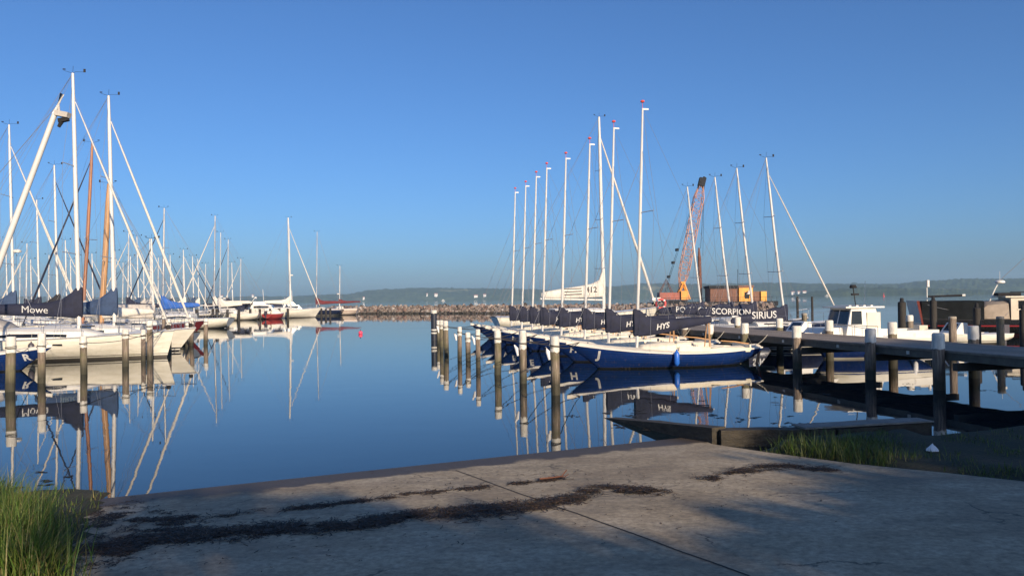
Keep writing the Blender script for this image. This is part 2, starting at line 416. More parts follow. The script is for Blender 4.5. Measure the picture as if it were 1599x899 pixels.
def left_x(y): return LEFT_A.x+(LEFT_B.x-LEFT_A.x)*(y-LEFT_A.y)/(LEFT_B.y-LEFT_A.y)
def h_ground(x, y):
    base = min(h_ramp(x, y), 1.75)
    n = noise.noise(Vector((x*.8, y*.8, 0)))*.035
    ex, lx = edge_x(y), left_x(y)
    if y < 14.5 and lx < x < ex and s_of(x, y) > -9: return base-.08
    if x >= ex and x > 2:
        d = shore_y(x)-y
        e0 = max(0, x-ex); top = base-.05+min(1, e0/.7)*(max(base+.04, .26)-base+.05)+n*min(1, e0)
        if d > 1.0 or (x < 6.8 and d > .12): return top
        if x < 6.8: return -1.2
        k = min(1, max(0, (d+.5)/1.5)); k = k*k*(3-2*k); return -.5+(top+.5)*k
    if x <= lx:
        return base+.012+.05*min(1, max(0, (lx-x)))+abs(n)*1.8 if s_of(x, y) < 12.6 else base+n
    return max(base-.3, -1.5) if s_of(x, y) > R0 else base-.08
def steps(a, b, fine0, fine1, f, c):
    out = []; x = a
    while x < b:
        out.append(x); x += f if fine0 <= x < fine1 else c
    return out+[b]
gx = steps(-240, 240, -12, 20, .2, 12); gy = steps(-220, 24, -4, 24, .2, 6)
g = MB(); W = len(gx)
g.v = [(x, y, max(h_ground(x, y), -1.6)) for y in gy for x in gx]
g.f = [(j*W+i, j*W+i+1, (j+1)*W+i+1, (j+1)*W+i) for j in range(len(gy)-1) for i in range(W-1)]
struct(g.build('ground', M_GROUND, ang=80))
# slipway slab
def rp(x, y, dz=0): return (x, y, h_ramp(x, y)+dz)
far_s = 14.0
def s_line(x, s): return (s+math.sin(SA)*x)/math.cos(SA)
poly = []
poly += [(LEFT_A.x-.4, s_line(LEFT_A.x-.4, far_s)), (3.1, s_line(3.1, far_s))]
poly += [(e.x, e.y) for e in E]
eb = E[-1]+(E[-1]-E[-2])*2.2
poly += [(eb.x, eb.y), (12, -4), (12, -12), (-14, -12), (LEFT_B.x-2.0, 0), (LEFT_B.x-.4, LEFT_B.y), (LEFT_A.x-.4, LEFT_A.y)]
sb = MB(); n = len(poly)
sb.add([rp(x, y) for x, y in poly]+[rp(x, y, -.35) for x, y in poly], [tuple(range(n-1, -1, -1)), tuple(range(n, 2*n))]+[(i, (i+1) % n, n+(i+1) % n, n+i) for i in range(n)])
ramp = struct(sb.build('slipway', M_CONC, smooth=False))
# expansion joints
jb = MB()
def strip(pts, w, dz):
    for a, b in zip(pts, pts[1:]):
        d = (Vector(b)-Vector(a)); nn = Vector((-d.y, d.x, 0)).normalized()*w/2
        q = [Vector(a)-nn, Vector(b)-nn, Vector(b)+nn, Vector(a)+nn]
        jb.add([(p.x, p.y, h_ramp(p.x, p.y)+dz) for p in q], [(0, 1, 2, 3)])
def wob(a, b, k=14, amp=.012):
    a = Vector(a); b = Vector(b); return [a.lerp(b, i/k)+Vector((random.uniform(-amp, amp), random.uniform(-amp, amp), 0)) for i in range(k+1)]
strip(wob(on_ramp(712, 734), on_ramp(1172, 899)), .022, .004)
jo = jb.build('expansion_joint', M_JOINT, ramp, smooth=False)

# wing wall and quay beam at the right edge of the slipway
W0 = on_ramp(1112, 691); W1 = flat(934, 650, 0.0)
d = (W1-W0); d.z = 0; L_ = d.length; d.normalize(); nn = Vector((d.y, -d.x, 0))
wall = MB()
def wring(t, zt, zb, w): 
    p = W0+d*t; return [(p.x, p.y, zb), (p.x+nn.x*w, p.y+nn.y*w, zb), (p.x+nn.x*w, p.y+nn.y*w, zt+random.uniform(-.012, .012)), (p.x, p.y, zt)]
wall.rings([wring(L_*k/12, .31+(-.02-.31)*(k/12)**1.05, -.5, .3) for k in range(14)])
tag(wall.build('wing_wall', M_QUAY, smooth=False), 'dark weedy side wall of the slipway sloping into the water', 'wall')
Q1 = flat(1300, 668, .28); Q2 = flat(1445, 657, .28)
qt = thing('quay_wall', 'low dark timber quay edge with worn pale top beside the grass', 'wall')
def beam(mb, a, b, w, z0, z1):
    a = Vector((a[0], a[1], 0)); b = Vector((b[0], b[1], 0)); dd = (b-a).normalized(); n_ = Vector((-dd.y, dd.x, 0))*w/2
    rg = []
    for k in range(9):
        p = a.lerp(b, k/8); j = random.uniform(-.008, .008)
        rg.append([(p.x-n_.x, p.y-n_.y, z0), (p.x+n_.x, p.y+n_.y, z0), (p.x+n_.x, p.y+n_.y, z1+j), (p.x-n_.x, p.y-n_.y, z1+j)])
    mb.rings(rg)
qa = W0+nn*.16
b = MB(); beam(b, qa, Q1, .28, -.6, .28); beam(b, Q1+Vector((.02, .01, 0)), Q2, .28, -.6, .27); b.build('timber_face', M_QUAY, qt, smooth=False)
b = MB(); beam(b, Q1.lerp(qa, .3), Q2, .42, .292, .32); b.build('coping', M_QTOP, qt, smooth=False)

# far shore
def prof(tab, x):
    if x <= tab[0][0]: return tab[0][1]
    for (a, b_), (c, d_) in zip(tab, tab[1:]):
        if x <= c:
            k = (x-a)/(c-a); k = k*k*(3-2*k); return b_+(d_-b_)*k
    return tab[-1][1]
RIDGE = [(-500, 466), (0, 461), (240, 463), (440, 461), (540, 457), (590, 450), (660, 447.5), (740, 448.5), (810, 449), (880, 452), (940, 446), (1010, 441), (1100, 441.5), (1200, 439.5), (1330, 441.5), (1400, 441), (1450, 436.5), (1510, 433.5), (1600, 433), (2100, 430)]
SHORE = [(-500, 2500), (500, 2500), (850, 2350), (1000, 2250), (1200, 2100), (1350, 1900), (1599, 1800), (2100, 1700)]
hb = MB(); NC = 1000; ROWS = 13
for i in range(NC):
    u = -500+2600*i/(NC-1)
    Zs = prof(SHORE, u); top = at(u, prof(RIDGE, u)+2.0, Zs+220).z
    for j in range(ROWS):
        k = j/(ROWS-2) if j < ROWS-1 else 1.5
        Y = Zs+220*k
        x = at(u, 460, Y).x
        base = top*math.sin(min(1, k)*PI/2)**.8 if j < ROWS-1 else -2
        bump = (noise.noise(Vector((x*.03, Y*.02, 1)))*5+noise.noise(Vector((x*.11, Y*.06, 7)))*4.0+random.uniform(-3.2, 3.2))*min(1, k*4) if j < ROWS-1 else 0
        if j == 0: base = -1.5
        if j == 1: base = max(base*.6, 2.5)
        hb.v.append((x, Y, base+bump*(.55 if k > .6 else .8)))
hb.f = [(i*ROWS+j, (i+1)*ROWS+j, (i+1)*ROWS+j+1, i*ROWS+j+1) for i in range(NC-1) for j in range(ROWS-1)]
struct(hb.build('hills', M_HILL, ang=80))
# nearer headland on the right
hl = MB(); NC2 = 260
for i in range(NC2):
    u = 1215+420*i/(NC2-1)
    e = math.sin(PI*i/(NC2-1))**.6
    top = (at(u, prof([(1215, 457), (1290, 449), (1340, 447), (1440, 450), (1635, 452)], u), 1520).z)*e
    for j in range(8):
        k = j/6 if j < 7 else 1.4
        Y = 1400+120*k; x = at(u, 460, Y).x
        bump = (noise.noise(Vector((x*.05, Y*.05, 3)))*4+random.uniform(-1.2, 1.2))*min(1, k*3)*e if j < 7 else 0
        hl.v.append((x, Y, (top*math.sin(min(1, k)*PI/2) if j < 7 else 0)+bump-(1.5 if j in (0, 7) else 0)))
hl.f = [(i*8+j, (i+1)*8+j, (i+1)*8+j+1, i*8+j+1) for i in range(NC2-1) for j in range(7)]
struct(hl.build('hills_headland', M_HILL, ang=80))
# houses on the far shore
def far_house(u, v, w, h, rz, label, roof=True):
    Zs = prof(SHORE, u)+14
    w *= .62; h *= .62; top = at(u, prof(RIDGE, u), Zs+206).z; kk = .05
    while kk < .9 and top*math.sin(kk*PI/2)**.8 < at(u, v, Zs-14+220*kk).z: kk += .02
    p = at(u, v, Zs-14+220*kk-4)
    t = thing('house', label, 'house', (p.x, p.y, p.z), rz, 'houses on the far shore')
    MB().box((0, 0, h/2-5), (w, 6, h+10)).build('wall', M_WALLP, t, smooth=False)
    r = MB(); o = .6; r.add([(-w/2-o, -3.6, h), (w/2+o, -3.6, h), (w/2+o, 3.6, h), (-w/2-o, 3.6, h), (-w/2-o, 0, h+2.2), (w/2+o, 0, h+2.2)], [(0, 1, 5, 4), (2, 3, 4, 5), (0, 4, 3), (1, 2, 5), (3, 2, 1, 0)]); r.build('roof', M_ROOFR, t, smooth=False)
    for k in range(3): MB().box((-w*.3+w*.3*k, -3.05, h*.5), (.9, .1, 1.1)).build('window', M_GLASS, t, smooth=False)
for a in [(568, 466, 9, 7, .1, 'small white house low on the far shore near the breakwater end'), (667, 461, 6, 8, 0, 'narrow tall white house on the far wooded shore'), (681, 461, 16, 8, -.1, 'wide white house beside the narrow tall one on the shore'),
          (743, 462.5, 18, 5, .1, 'long low white house on far shore, left of a close pair'), (757, 461, 13, 5, -.1, 'pale house standing slightly uphill of the long low one'),
          (1238, 457.5, 14, 5, 0, 'leftmost white house of the waterfront cluster beyond the yellow cabin'), (1247, 457.5, 12, 6, .2, 'middle white house of the waterfront cluster on the far shore'), (1256, 457, 14, 6, -.1, 'right white house of the waterfront cluster on the far shore'),
          (346, 463, 14, 6, .1, 'pale house on the shore behind the left yachts'), (395, 462, 10, 6, 0, 'small pale house on the shore above the motor cruisers')]:
    far_house(*a)

# haze: the morning air
hz = MB().box((0, 1310, 34), (8900, 3200, 74))
m = bpy.data.materials.new('morning_haze'); m.use_nodes = True; t = m.node_tree
for nd in list(t.nodes):
    if nd.type == 'BSDF_PRINCIPLED': t.nodes.remove(nd)
pv = t.nodes.new('ShaderNodeVolumePrincipled'); pv.inputs['Color'].default_value = (.5, .76, 1.0, 1); pv.inputs['Density'].default_value = .00022
pv.inputs['Anisotropy'].default_value = 0.0
t.links.new(pv.outputs[0], t.nodes['Material Output'].inputs['Volume'])
ho = hz.build('haze', m, smooth=False); ho['kind'] = 'stuff'; ho['label'] = 'thin blue morning haze over the fjord'; ho['category'] = 'haze'

# ------------------------------------------------------------------ breakwater of boulders
BA, BB = flat(515, 489.5), flat(1206, 487.5)
bdir = (BB-BA); BL = bdir.length; bdir.normalize(); bnor = Vector((bdir.y, -bdir.x, 0))
if bnor.y > 0: bnor = -bnor
rub = MB()
random.seed(21)
core = [(-2.6, -.6), (-1.9, .35), (-.9, 1.0), (.4, 1.25), (1.8, .8), (3.2, -.6)]
rub.rings([[BA+bdir*(BL*k/60)-bnor*a+Vector((0, 0, z+random.uniform(-.12, .12))) for a, z in core] for k in range(61)])
spots = []
t_ = 0
for row, (off, z, r) in enumerate([(-2.5, .04, .3), (-2.1, .27, .3), (-1.7, .52, .31), (-1.25, .8, .31), (-.8, 1.02, .31), (-.3, 1.2, .33)]):
    x = 0
    while x < BL:
        spots.append((x+random.uniform(-.12, .12), off+random.uniform(-.15, .15), z+random.uniform(-.08, .1), r*random.uniform(.55, 1.4), row)); x += r*random.uniform(1.35, 1.8)
random.shuffle(spots)
def b_px(p): return 799.5+p.x/p.y*F
vis = [s_ for s_ in spots if 548 < b_px(BA+bdir*s_[0]) < 1060]
single = set(id(s_) for s_ in sorted(vis, key=lambda q: -q[3])[:288])
protos = []
for k in range(6):
    me_o = MB().blob((0, 0, 0), (1, .9, .72), seed=k*5+1, amp=.55, sub=2).build('boulder', M_ROCK, smooth=False)
    protos.append(me_o.data); bpy.data.objects.remove(me_o)
for s_ in spots:
    p = BA+bdir*s_[0]-bnor*s_[1]
    if id(s_) in single:
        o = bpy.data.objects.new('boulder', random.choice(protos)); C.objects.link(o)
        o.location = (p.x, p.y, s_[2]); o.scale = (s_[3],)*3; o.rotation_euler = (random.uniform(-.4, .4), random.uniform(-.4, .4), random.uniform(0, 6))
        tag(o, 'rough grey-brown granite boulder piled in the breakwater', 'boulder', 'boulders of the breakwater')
    else:
        rub.blob((p.x, p.y, s_[2]), (s_[3],)*3, seed=random.random()*50, amp=.55, sub=1)
for k in range(240):
    x = BL*random.random(); p = BA+bdir*x-bnor*random.uniform(.3, 2.2); rub.blob((p.x, p.y, random.uniform(.9, 1.4)), (random.uniform(.3, .5),)*3, seed=k, amp=.55)
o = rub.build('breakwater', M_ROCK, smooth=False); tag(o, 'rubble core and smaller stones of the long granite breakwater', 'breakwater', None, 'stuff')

# ------------------------------------------------------------------ piles
random.seed(5)
def pile(p, top, r, label, group, cap=.42, lean=0.0, bend=0.0, hook=False, rope=True, capmat=None, woodmat=None, name='mooring_pile'):
    t = thing(name, label, 'post', (p.x, p.y, 0), random.uniform(0, 6), group)
    zs = [-.8, 0, .25, .5, .8, 1.1, top-cap]
    zs = [z for z in zs if z < top-cap]+[top-cap]
    ph = random.uniform(0, 6)
    lean = lean or random.uniform(-.022, .022); jag = [random.uniform(-.05, .02) for _ in range(14)]
    def cx(z): return lean*z+bend*math.sin(z*2.1)
    ring = []
    def rg(z, rr):
        return [(cx(z)+rr*(1+.05*math.sin(3*a+ph)+.03*math.sin(7*a))*math.cos(a), rr*(1+.05*math.sin(3*a+ph))*math.sin(a), z) for a in [2*PI*k/14 for k in range(14)]]
    MB().rings([rg(z, r*(1.0-.02*z)) for z in zs]).build('post', woodmat or M_PILE, t)
    if cap:
        q = MB(); zz = [top-cap-.002, top-.02, top]
        lo = [(x_, y_, z_+.6*j_) for (x_, y_, z_), j_ in zip(rg(zz[0]-.01, r*1.03), jag)]
        q.rings([lo, rg(zz[0]+.06, r*1.03), rg(zz[1]-.03, r*1.02), rg(zz[1], r*.97), rg(zz[2]+random.uniform(-.01, .01), r*.8)])
        q.build('painted_top', capmat or M_CAP, t)
    if rope:
        q = MB(); z0 = top-cap*.75
        for k in range(3): q.tube([(cx(z0)+(r*1.1)*math.cos(a), (r*1.1)*math.sin(a), z0+k*.025+.02*math.sin(a+k)) for a in [2*PI*j/14 for j in range(15)]], .009, 5)
        q.build('rope_turns', M_ROPE, t)
    if hook:
        v = Matrix.Rotation(-t.rotation_euler.z, 3, 'Z') @ Vector((-1, -.3, 0))
        q = MB(); c0 = v*(r+.02)
        q.tube([(c0.x+v.x*.02, c0.y+v.y*.02, top-cap-.22), (c0.x+v.x*.06, c0.y+v.y*.06, top-cap), (c0.x+v.x*.12, c0.y+v.y*.12, top-cap+.12)], [.03, .06, .02], 8); q.build('rope_float', M_PLASTIC, t)
    return t

MID = [(868, 524, 616, .125, 'thick white-topped pile in front of the nearest blue boat, tallest in the picture', .42, 0, True, 0),
       (817, 516, 598, .115, 'greenish white-topped pile with long white top, before the C hull', .55, 0, True, 0),
       (777, 515.5, 584.7, .12, 'brown crooked pile with a bend halfway and roped white top', .4, .035, False, 0),
       (747, 514, 573.7, .09, 'slim brown pile left of the crooked one, white float at its top', .36, 0, True, 0),
       (731, 519, 562, .11, 'short stout pile with white top standing left of the slim brown one', .38, 0, False, 0),
       (718, 510, 562.3, .095, 'greenish pile with a split white top, left of the short stout one', .36, 0, True, 0),
       (697.5, 501, 555, .12, 'tall weathered pile, rightmost of three standing close together', .4, 0, False, 0),
       (690, 500, 549, .1, 'greenish pile, middle one of three standing close together', .4, 0, True, 0),
       (685, 500, 538, .1, 'pale pile, leftmost of three close ones, next to the navy pile', .4, 0, False, 0)]
midp = []
for u, vt, vw, r, lab, cap, bend, hook, ln in MID:
    p = flat(u, vw); top = at(u, vt, p.y).z
    pile(p, top, r, lab, 'mooring piles off the blue boats', cap=cap, bend=bend, hook=hook); midp.append((p, top))
# navy channel pile with white bands
p = flat(678, 531); top = at(678, 484, p.y).z
M_NAVYP = mat('navy_pile_paint', (.02, .025, .04), .55, .25, 4)
t = pile(p, top, .2, 'dark navy pile with white top and white bands at the end of the row', 'mooring piles off the blue boats', cap=.2, woodmat=M_NAVYP, rope=False)
for z in (.42, .62): MB().lathe([(.205, z), (.215, z+.02), (.215, z+.07), (.205, z+.09)], n=14).build('band', M_CAP, t)
# left row
LEFT = [(16, 525, 611, .135, 'thick roped pile at the left picture edge beside the blue R hull', .48), (65, 520, 598, .12, 'slim pile with tall white top right of the letter R', .6), (131, 524.5, 584, .12, 'white-topped pile in front of the middle of the white yacht, roped at the top', .4),
        (196, 514, 572, .13, 'brown pile casting its shadow on the white yacht bow', .36), (224, 514.5, 563, .1, 'pale pile, left one of a tight pair before the yacht bow', .4), (234, 500.5, 562, .13, 'dark rough pile, right one of a tight pair before the yacht bow', .38),
        (264, 497, 551, .13, 'greenish pile between the two white yacht bows', .36), (256, 487, 545, .1, 'pale slim pile behind the greenish one between two bows', .36), (292, 504, 541, .1, 'slim pile just right of the striped yacht bow', .3), (299, 495, 540, .13, 'stout pile just right of the striped yacht bow', .4), (321, 497, 537, .13, 'lone white-topped pile right of the left yachts in open water', .36)]
leftp = []
for u, vt, vw, r, lab, cap in LEFT:
    p = flat(u, vw); top = at(u, vt, p.y).z
    pile(p, top, r, lab, 'mooring piles along the left berths', cap=cap); leftp.append((p, top))
M_DPILE = mat('tarred_pile_wood', (.028, .024, .02), .8, .3, 4, bump=.4)
for k, (u, vt, vw) in enumerate([(276, 484, 501), (282, 484, 501), (307.5, 483, 509), (332.7, 482, 503), (339, 482, 508), (355.3, 483, 501), (373, 483, 500.5), (390.7, 482, 499.5), (406, 482, 498.5), (422, 482, 498), (436, 481.5, 497.5), (449.6, 481.5, 497), (463, 481, 495.5), (475, 482, 495), (487.5, 482, 495), (502, 481, 493.5), (509, 482, 493.5), (515.6, 481, 493.5)]):
    p = flat(u, vw); top = at(u, vt, p.y).z
    names = ['left of a close pair behind the striped bow', 'right of a close pair behind the striped bow', 'thicker, standing alone right of the blue sail cover', 'first before the far motor cruisers', 'nearest and longest before the far cruisers', 'third before the far motor cruisers', 'below the far white masts', 'at the stern of the first far cruiser', 'between two far cruisers', 'left of the red boat', 'in front of the red boat', 'right of the red boat', 'left of the far dark hull', 'in front of the far dark hull', 'right of the far dark hull', 'left one before the pale ketch', 'middle one before the pale ketch', 'right one before the pale ketch']
    pile(p, top, .19, 'dark tarred pile, '+names[k], 'dark piles before the far boats', cap=0, rope=False, woodmat=M_DPILE)

# ------------------------------------------------------------------ pier on the right
pd = Vector((-.217, .976, 0)).normalized()             # along the pier, away from us
pn = Vector((pd.y, -pd.x, 0))                          # towards the far (right) side
P0 = flat(1364, 591.5)                                 # a pile on the near edge
print('P0', P0)
PW, PZ = 2.75, 1.06
def pp(a, c, z=0.0): q = P0+pd*a+pn*c; return Vector((q.x, q.y, z))
PA, PB = -15.0, 36.0
pang = math.atan2(pd.y, pd.x)
pier = thing('wooden_pier', 'long plank pier on timber piles between the two boat fleets', 'pier', pp(0, 0, 0), pang)
# local: x along pier, y towards the near side is +, away side is -
MB().box(((PA+PB)/2, -PW/2, PZ-.03), (PB-PA, PW+.08, .06)).build('deck', M_DECKP, pier, smooth=False)
for y_ in (-.06, -PW+.06): MB().box(((PA+PB)/2, y_, PZ-.062-.1), (PB-PA, .12, .2)).build('edge_beam', M_FASCIA, pier, smooth=False)
for k in range(15):
    a = PA+1+k*3.5
    MB().box((a, -PW/2, PZ-.4), (.16, PW+.5, .2)).build('cross_beam', M_BEAM, pier, smooth=False)
for k in range(9):
    MB().box((-1.5+k*3.2, .008, PZ-.15), (.12, .012, .1)).build('number_plate', M_CAP, pier, smooth=False)
random.seed(9)
nearp = [(1364, 512.5), (1471, 520), (1249, 508), (1167, 504), (1113, 506), (1073, 500)]
near_lab = ['tall pier pile with white top, in shade, nearest edge mid pier', 'shaded pier pile with bluish white top nearest the grass bank', 'sunlit white-topped pier pile left of the shaded ones', 'white-topped pier pile at the stern of the nearest blue boat', 'white-topped pier pile behind the boom end of the J boat', 'white-topped pier pile beyond the second blue boat']
for (u, vt), lab in zip(nearp, near_lab):
    k = (u-799.5)/F
    # intersect sight line with near edge
    a = (k*P0.y-P0.x)/(pd.x-k*pd.y); q = pp(a, -.16); top = min(1.75, at(u, vt, q.y).z)
    pile(q, top, .155, lab, 'white-topped piles along the pier', cap=.4, rope=False)
farp = [(1511, 508), (1386, 502.4), (1288, 499.5), (1211, 496.6), (1146, 494.6), (1100, 493)]
far_lab = ['dark pier pile with square bluish top at the far edge by the bank', 'white-topped pile on the far pier edge beside the motor boat stern', 'white-topped pile on the far pier edge before the motor boat windscreen', 'white-topped pile on the far edge just right of the name SIRIUS', 'white-topped pile on the far edge below the name SCORPION', 'white-topped pile on the far edge left of the name SCORPION']
for (u, vt), lab in zip(farp, far_lab):
    k = (u-799.5)/F; e0 = pp(0, PW)
    a = (k*e0.y-e0.x)/(pd.x-k*pd.y); q = pp(a, PW+.16); top = max(1.45, min(1.9, at(u, vt, q.y).z))
    pile(q, top, .15, lab, 'white-topped piles along the pier', cap=.4, rope=False)

# ------------------------------------------------------------------ hull kit
class Hull:
    def __init__(s, L, B, fs, fm, fb, bow_rake=.8, stern_rake=-.3, tw=.7, draft=.35, tm=.42, pw=2.1, k0=3.0, k1=1.25):
        s.__dict__.update(L=L, B=B, fs=fs, fm=fm, fb=fb, br=bow_rake, sr=stern_rake, tw=tw, dr=draft, tm=tm, pw=pw, k0=k0, k1=k1)
    def zs(s, t):
        # quadratic through (0,fs) (.45,fm) (1,fb)
        a, b, c = s.fs, s.fm, s.fb; x = .45
        A = ((c-a)-(b-a)/x)/(1-x); Bq = (b-a)/x-A*x
        return a+Bq*t+A*t*t
    def hb(s, t):
        if t < s.tm: sh = s.tw+(1-s.tw)*math.sin(PI/2*t/s.tm)
        else: sh = 1-((t-s.tm)/(1-s.tm))**s.pw*.985
        return s.B/2*max(.012, sh)
    def zk(s, t):
        e = -s.dr
        if t > .72: e = -s.dr+(s.dr+.0)*((t-.72)/.28)**2*.8
        if t < .25: e = -s.dr+(s.dr+.12)*((.25-t)/.25)**1.5
        return e
    def kk(s, t): return s.k0+(s.k1-s.k0)*max(0, (t-.35)/.65)**1.2
    def x(s, t, z):
        zs = s.zs(t); x = -s.L/2+s.L*t
        if t > .55: x -= s.br*((t-.55)/.45)**3*(zs-z)/max(.2, s.fb)
        if t < .3: x += s.sr*((.3-t)/.3)**2*(zs-z)
        return x
    def half(s, t, z):
        zk, zs = s.zk(t), s.zs(t); u = min(1, max(0, (z-zk)/(zs-zk)))
        return s.hb(t)*(1-(1-u)**s.kk(t))
    def t_at(s, x, z):
        lo, hi = 0, 1
        for _ in range(26):
            mid = (lo+hi)/2
            if s.x(mid, z) < x: lo = mid
            else: hi = mid
        return lo
    def half_xz(s, x, z): return s.half(s.t_at(x, z), z)
    def hull_mb(s, n=26, m=9):
        mb = MB(); rg = []
        for i in range(n+1):
            t = i/n; t = t if t < .5 else .5+(t-.5)
            zk, zs = s.zk(t), s.zs(t); pts = []
            for j in range(m+1):
                u = (j/m)**.8; z = zk+(zs-zk)*u; pts.append((s.x(t, z), s.half(t, z), z))
            rg.append([(x, -y, z) for x, y, z in reversed(pts)]+pts[1:])
        mb.rings(rg, closed=False, caps=False)
        k = len(rg[0]); mb.f.append(tuple(range(k)))            # transom
        return mb
    def deck_mb(s, n=26, t0=0, t1=1, inset=.0, camber=.05, hole=None, dz=0):
        mb = MB(); rg = []
        for i in range(n+1):
            t = t0+(t1-t0)*i/n; z = s.zs(t)+dz; b = max(.01, s.hb(t)-inset); x = s.x(t, s.zs(t))
            rg.append([(x, b*c, z+camber*(1-c*c)) for c in (-1, -.75, -.45, 0, .45, .75, 1)])
        mb.rings(rg, closed=False, caps=False)
        return mb
    def rail_mb(s, r=.025, n=30):
        mb = MB()
        for sd in (-1, 1): mb.tube([(s.x(i/n, s.zs(i/n)), sd*s.hb(i/n), s.zs(i/n)+r*.6) for i in range(n+1)], r, 5)
        return mb
    def letters(s, txt, x0, z0, size, side, m, parent, name='letter_mark', bold=.01, shear=0):
        vs, fs = text_geo(txt, size, shear, bold)
        hm = s.hull_mb(40, 14); bvh = BVHTree.FromPolygons(hm.v, hm.f[:-1])
        def skin(x, z):
            hit = bvh.ray_cast(Vector((x, side*5, z)), Vector((0, -side, 0)))[0]
            return abs(hit.y) if hit else s.half_xz(x, z)
        rd = -side                                     # reading direction along local x
        mb = MB(); out = []
        for v in vs:
            x = x0+rd*v.x; z = z0+v.y; out.append((x, side*(skin(x, z)+.01), z))
        mb.add(out, fs); return mb.build(name, m, parent, smooth=False)

def cover_geo(prof):
    """prof: list of (x, zbot, ztop, halfwidth); section is a rounded teardrop"""
    mb = MB(); rg = []
    for x, zb, zt, w in prof:
        ring = []
        for k in range(14):
            a = 2*PI*k/14; v = .5-.5*math.cos(a)
            y = w*math.copysign(abs(math.sin(a))**.7, math.sin(a))*(1.15-.3*v)
            ring.append((x+.012*noise.noise(Vector((x*6, v*5, 3))), y+.022*noise.noise(Vector((x*3.2+v*2.5, y*2, zb*3)))*min(1, w*6), zb+(zt-zb)*v+.018*noise.noise(Vector((x*4, v*3, 8)))))
        rg.append(ring)
    mb.rings(rg); return mb
def cover_y(prof, x, z):
    ps = sorted(prof); 
    for (a, b) in zip(ps, ps[1:]):
        if a[0] <= x <= b[0]:
            k = (x-a[0])/max(1e-6, b[0]-a[0]); zb, zt, w = [a[i]+(b[i]-a[i])*k for i in (1, 2, 3)]
            v = min(.999, max(.001, (z-zb)/(zt-zb))); sn = math.sqrt(max(0, 1-(1-2*v)**2))
            return w*sn**.7*(1.15-.3*v)
    return .12
def cover_text(prof, txt, x0, z0, size, side, m, parent, shear=0, bold=.004):
    vs, fs = text_geo(txt, size, shear, bold); mb = MB(); rd = -side
    ps = sorted(prof)
    def zmid(x):
        for (a, b) in zip(ps, ps[1:]):
            if a[0] <= x <= b[0]:
                k = (x-a[0])/max(1e-6, b[0]-a[0]); return a[1]+(b[1]-a[1])*k
        return ps[0][1]
    zb0 = zmid(x0)
    ys = max(cover_y(prof, x0+rd*v.x, z0+v.y) for v in vs)
    mb.add([(x0+rd*v.x, side*(max(cover_y(prof, x0+rd*v.x, z0+v.y+zmid(x0+rd*v.x)-zb0), ys-.015)+.03), z0+v.y+(zmid(x0+rd*v.x)-zb0)) for v in vs], fs)
    return mb.build('lettering', m, parent, smooth=False)

# ------------------------------------------------------------------ blue keelboats of the sailing school
FH = Hull(7.64, 2.2, .62, .52, .92, bow_rake=1.25, stern_rake=.9, tw=.42, draft=.4, tm=.45, pw=2.0, k0=2.4, k1=1.2)
M_FHULL = hull_mat('blue_lapstrake_hull', (.007, .028, .135), [(-.02, (.02, .02, .03)), (.05, (.02, .022, .03))], planks=.045, rough=.2)
MX = 1.1     # mast foot, local x
def mast_top(h, rake, x0): return Vector((x0-math.tan(R(rake))*h, 0, h))
FCOV = [(MX+.1, 1.15, 2.16, .1), (MX-.08, 1.12, 2.18, .14), (MX-.3, 1.14, 2.0, .16), (MX-.55, 1.16, 1.86, .16), (MX-1.0, 1.22, 1.8, .16), (MX-1.6, 1.34, 1.79, .15), (MX-2.3, 1.46, 1.82, .13), (MX-2.8, 1.54, 1.84, .12), (MX-3.0, 1.57, 1.84, .11), (MX-3.05, 1.63, 1.78, .05)]
FMAST_H, FRAKE = 9.65, 2.3
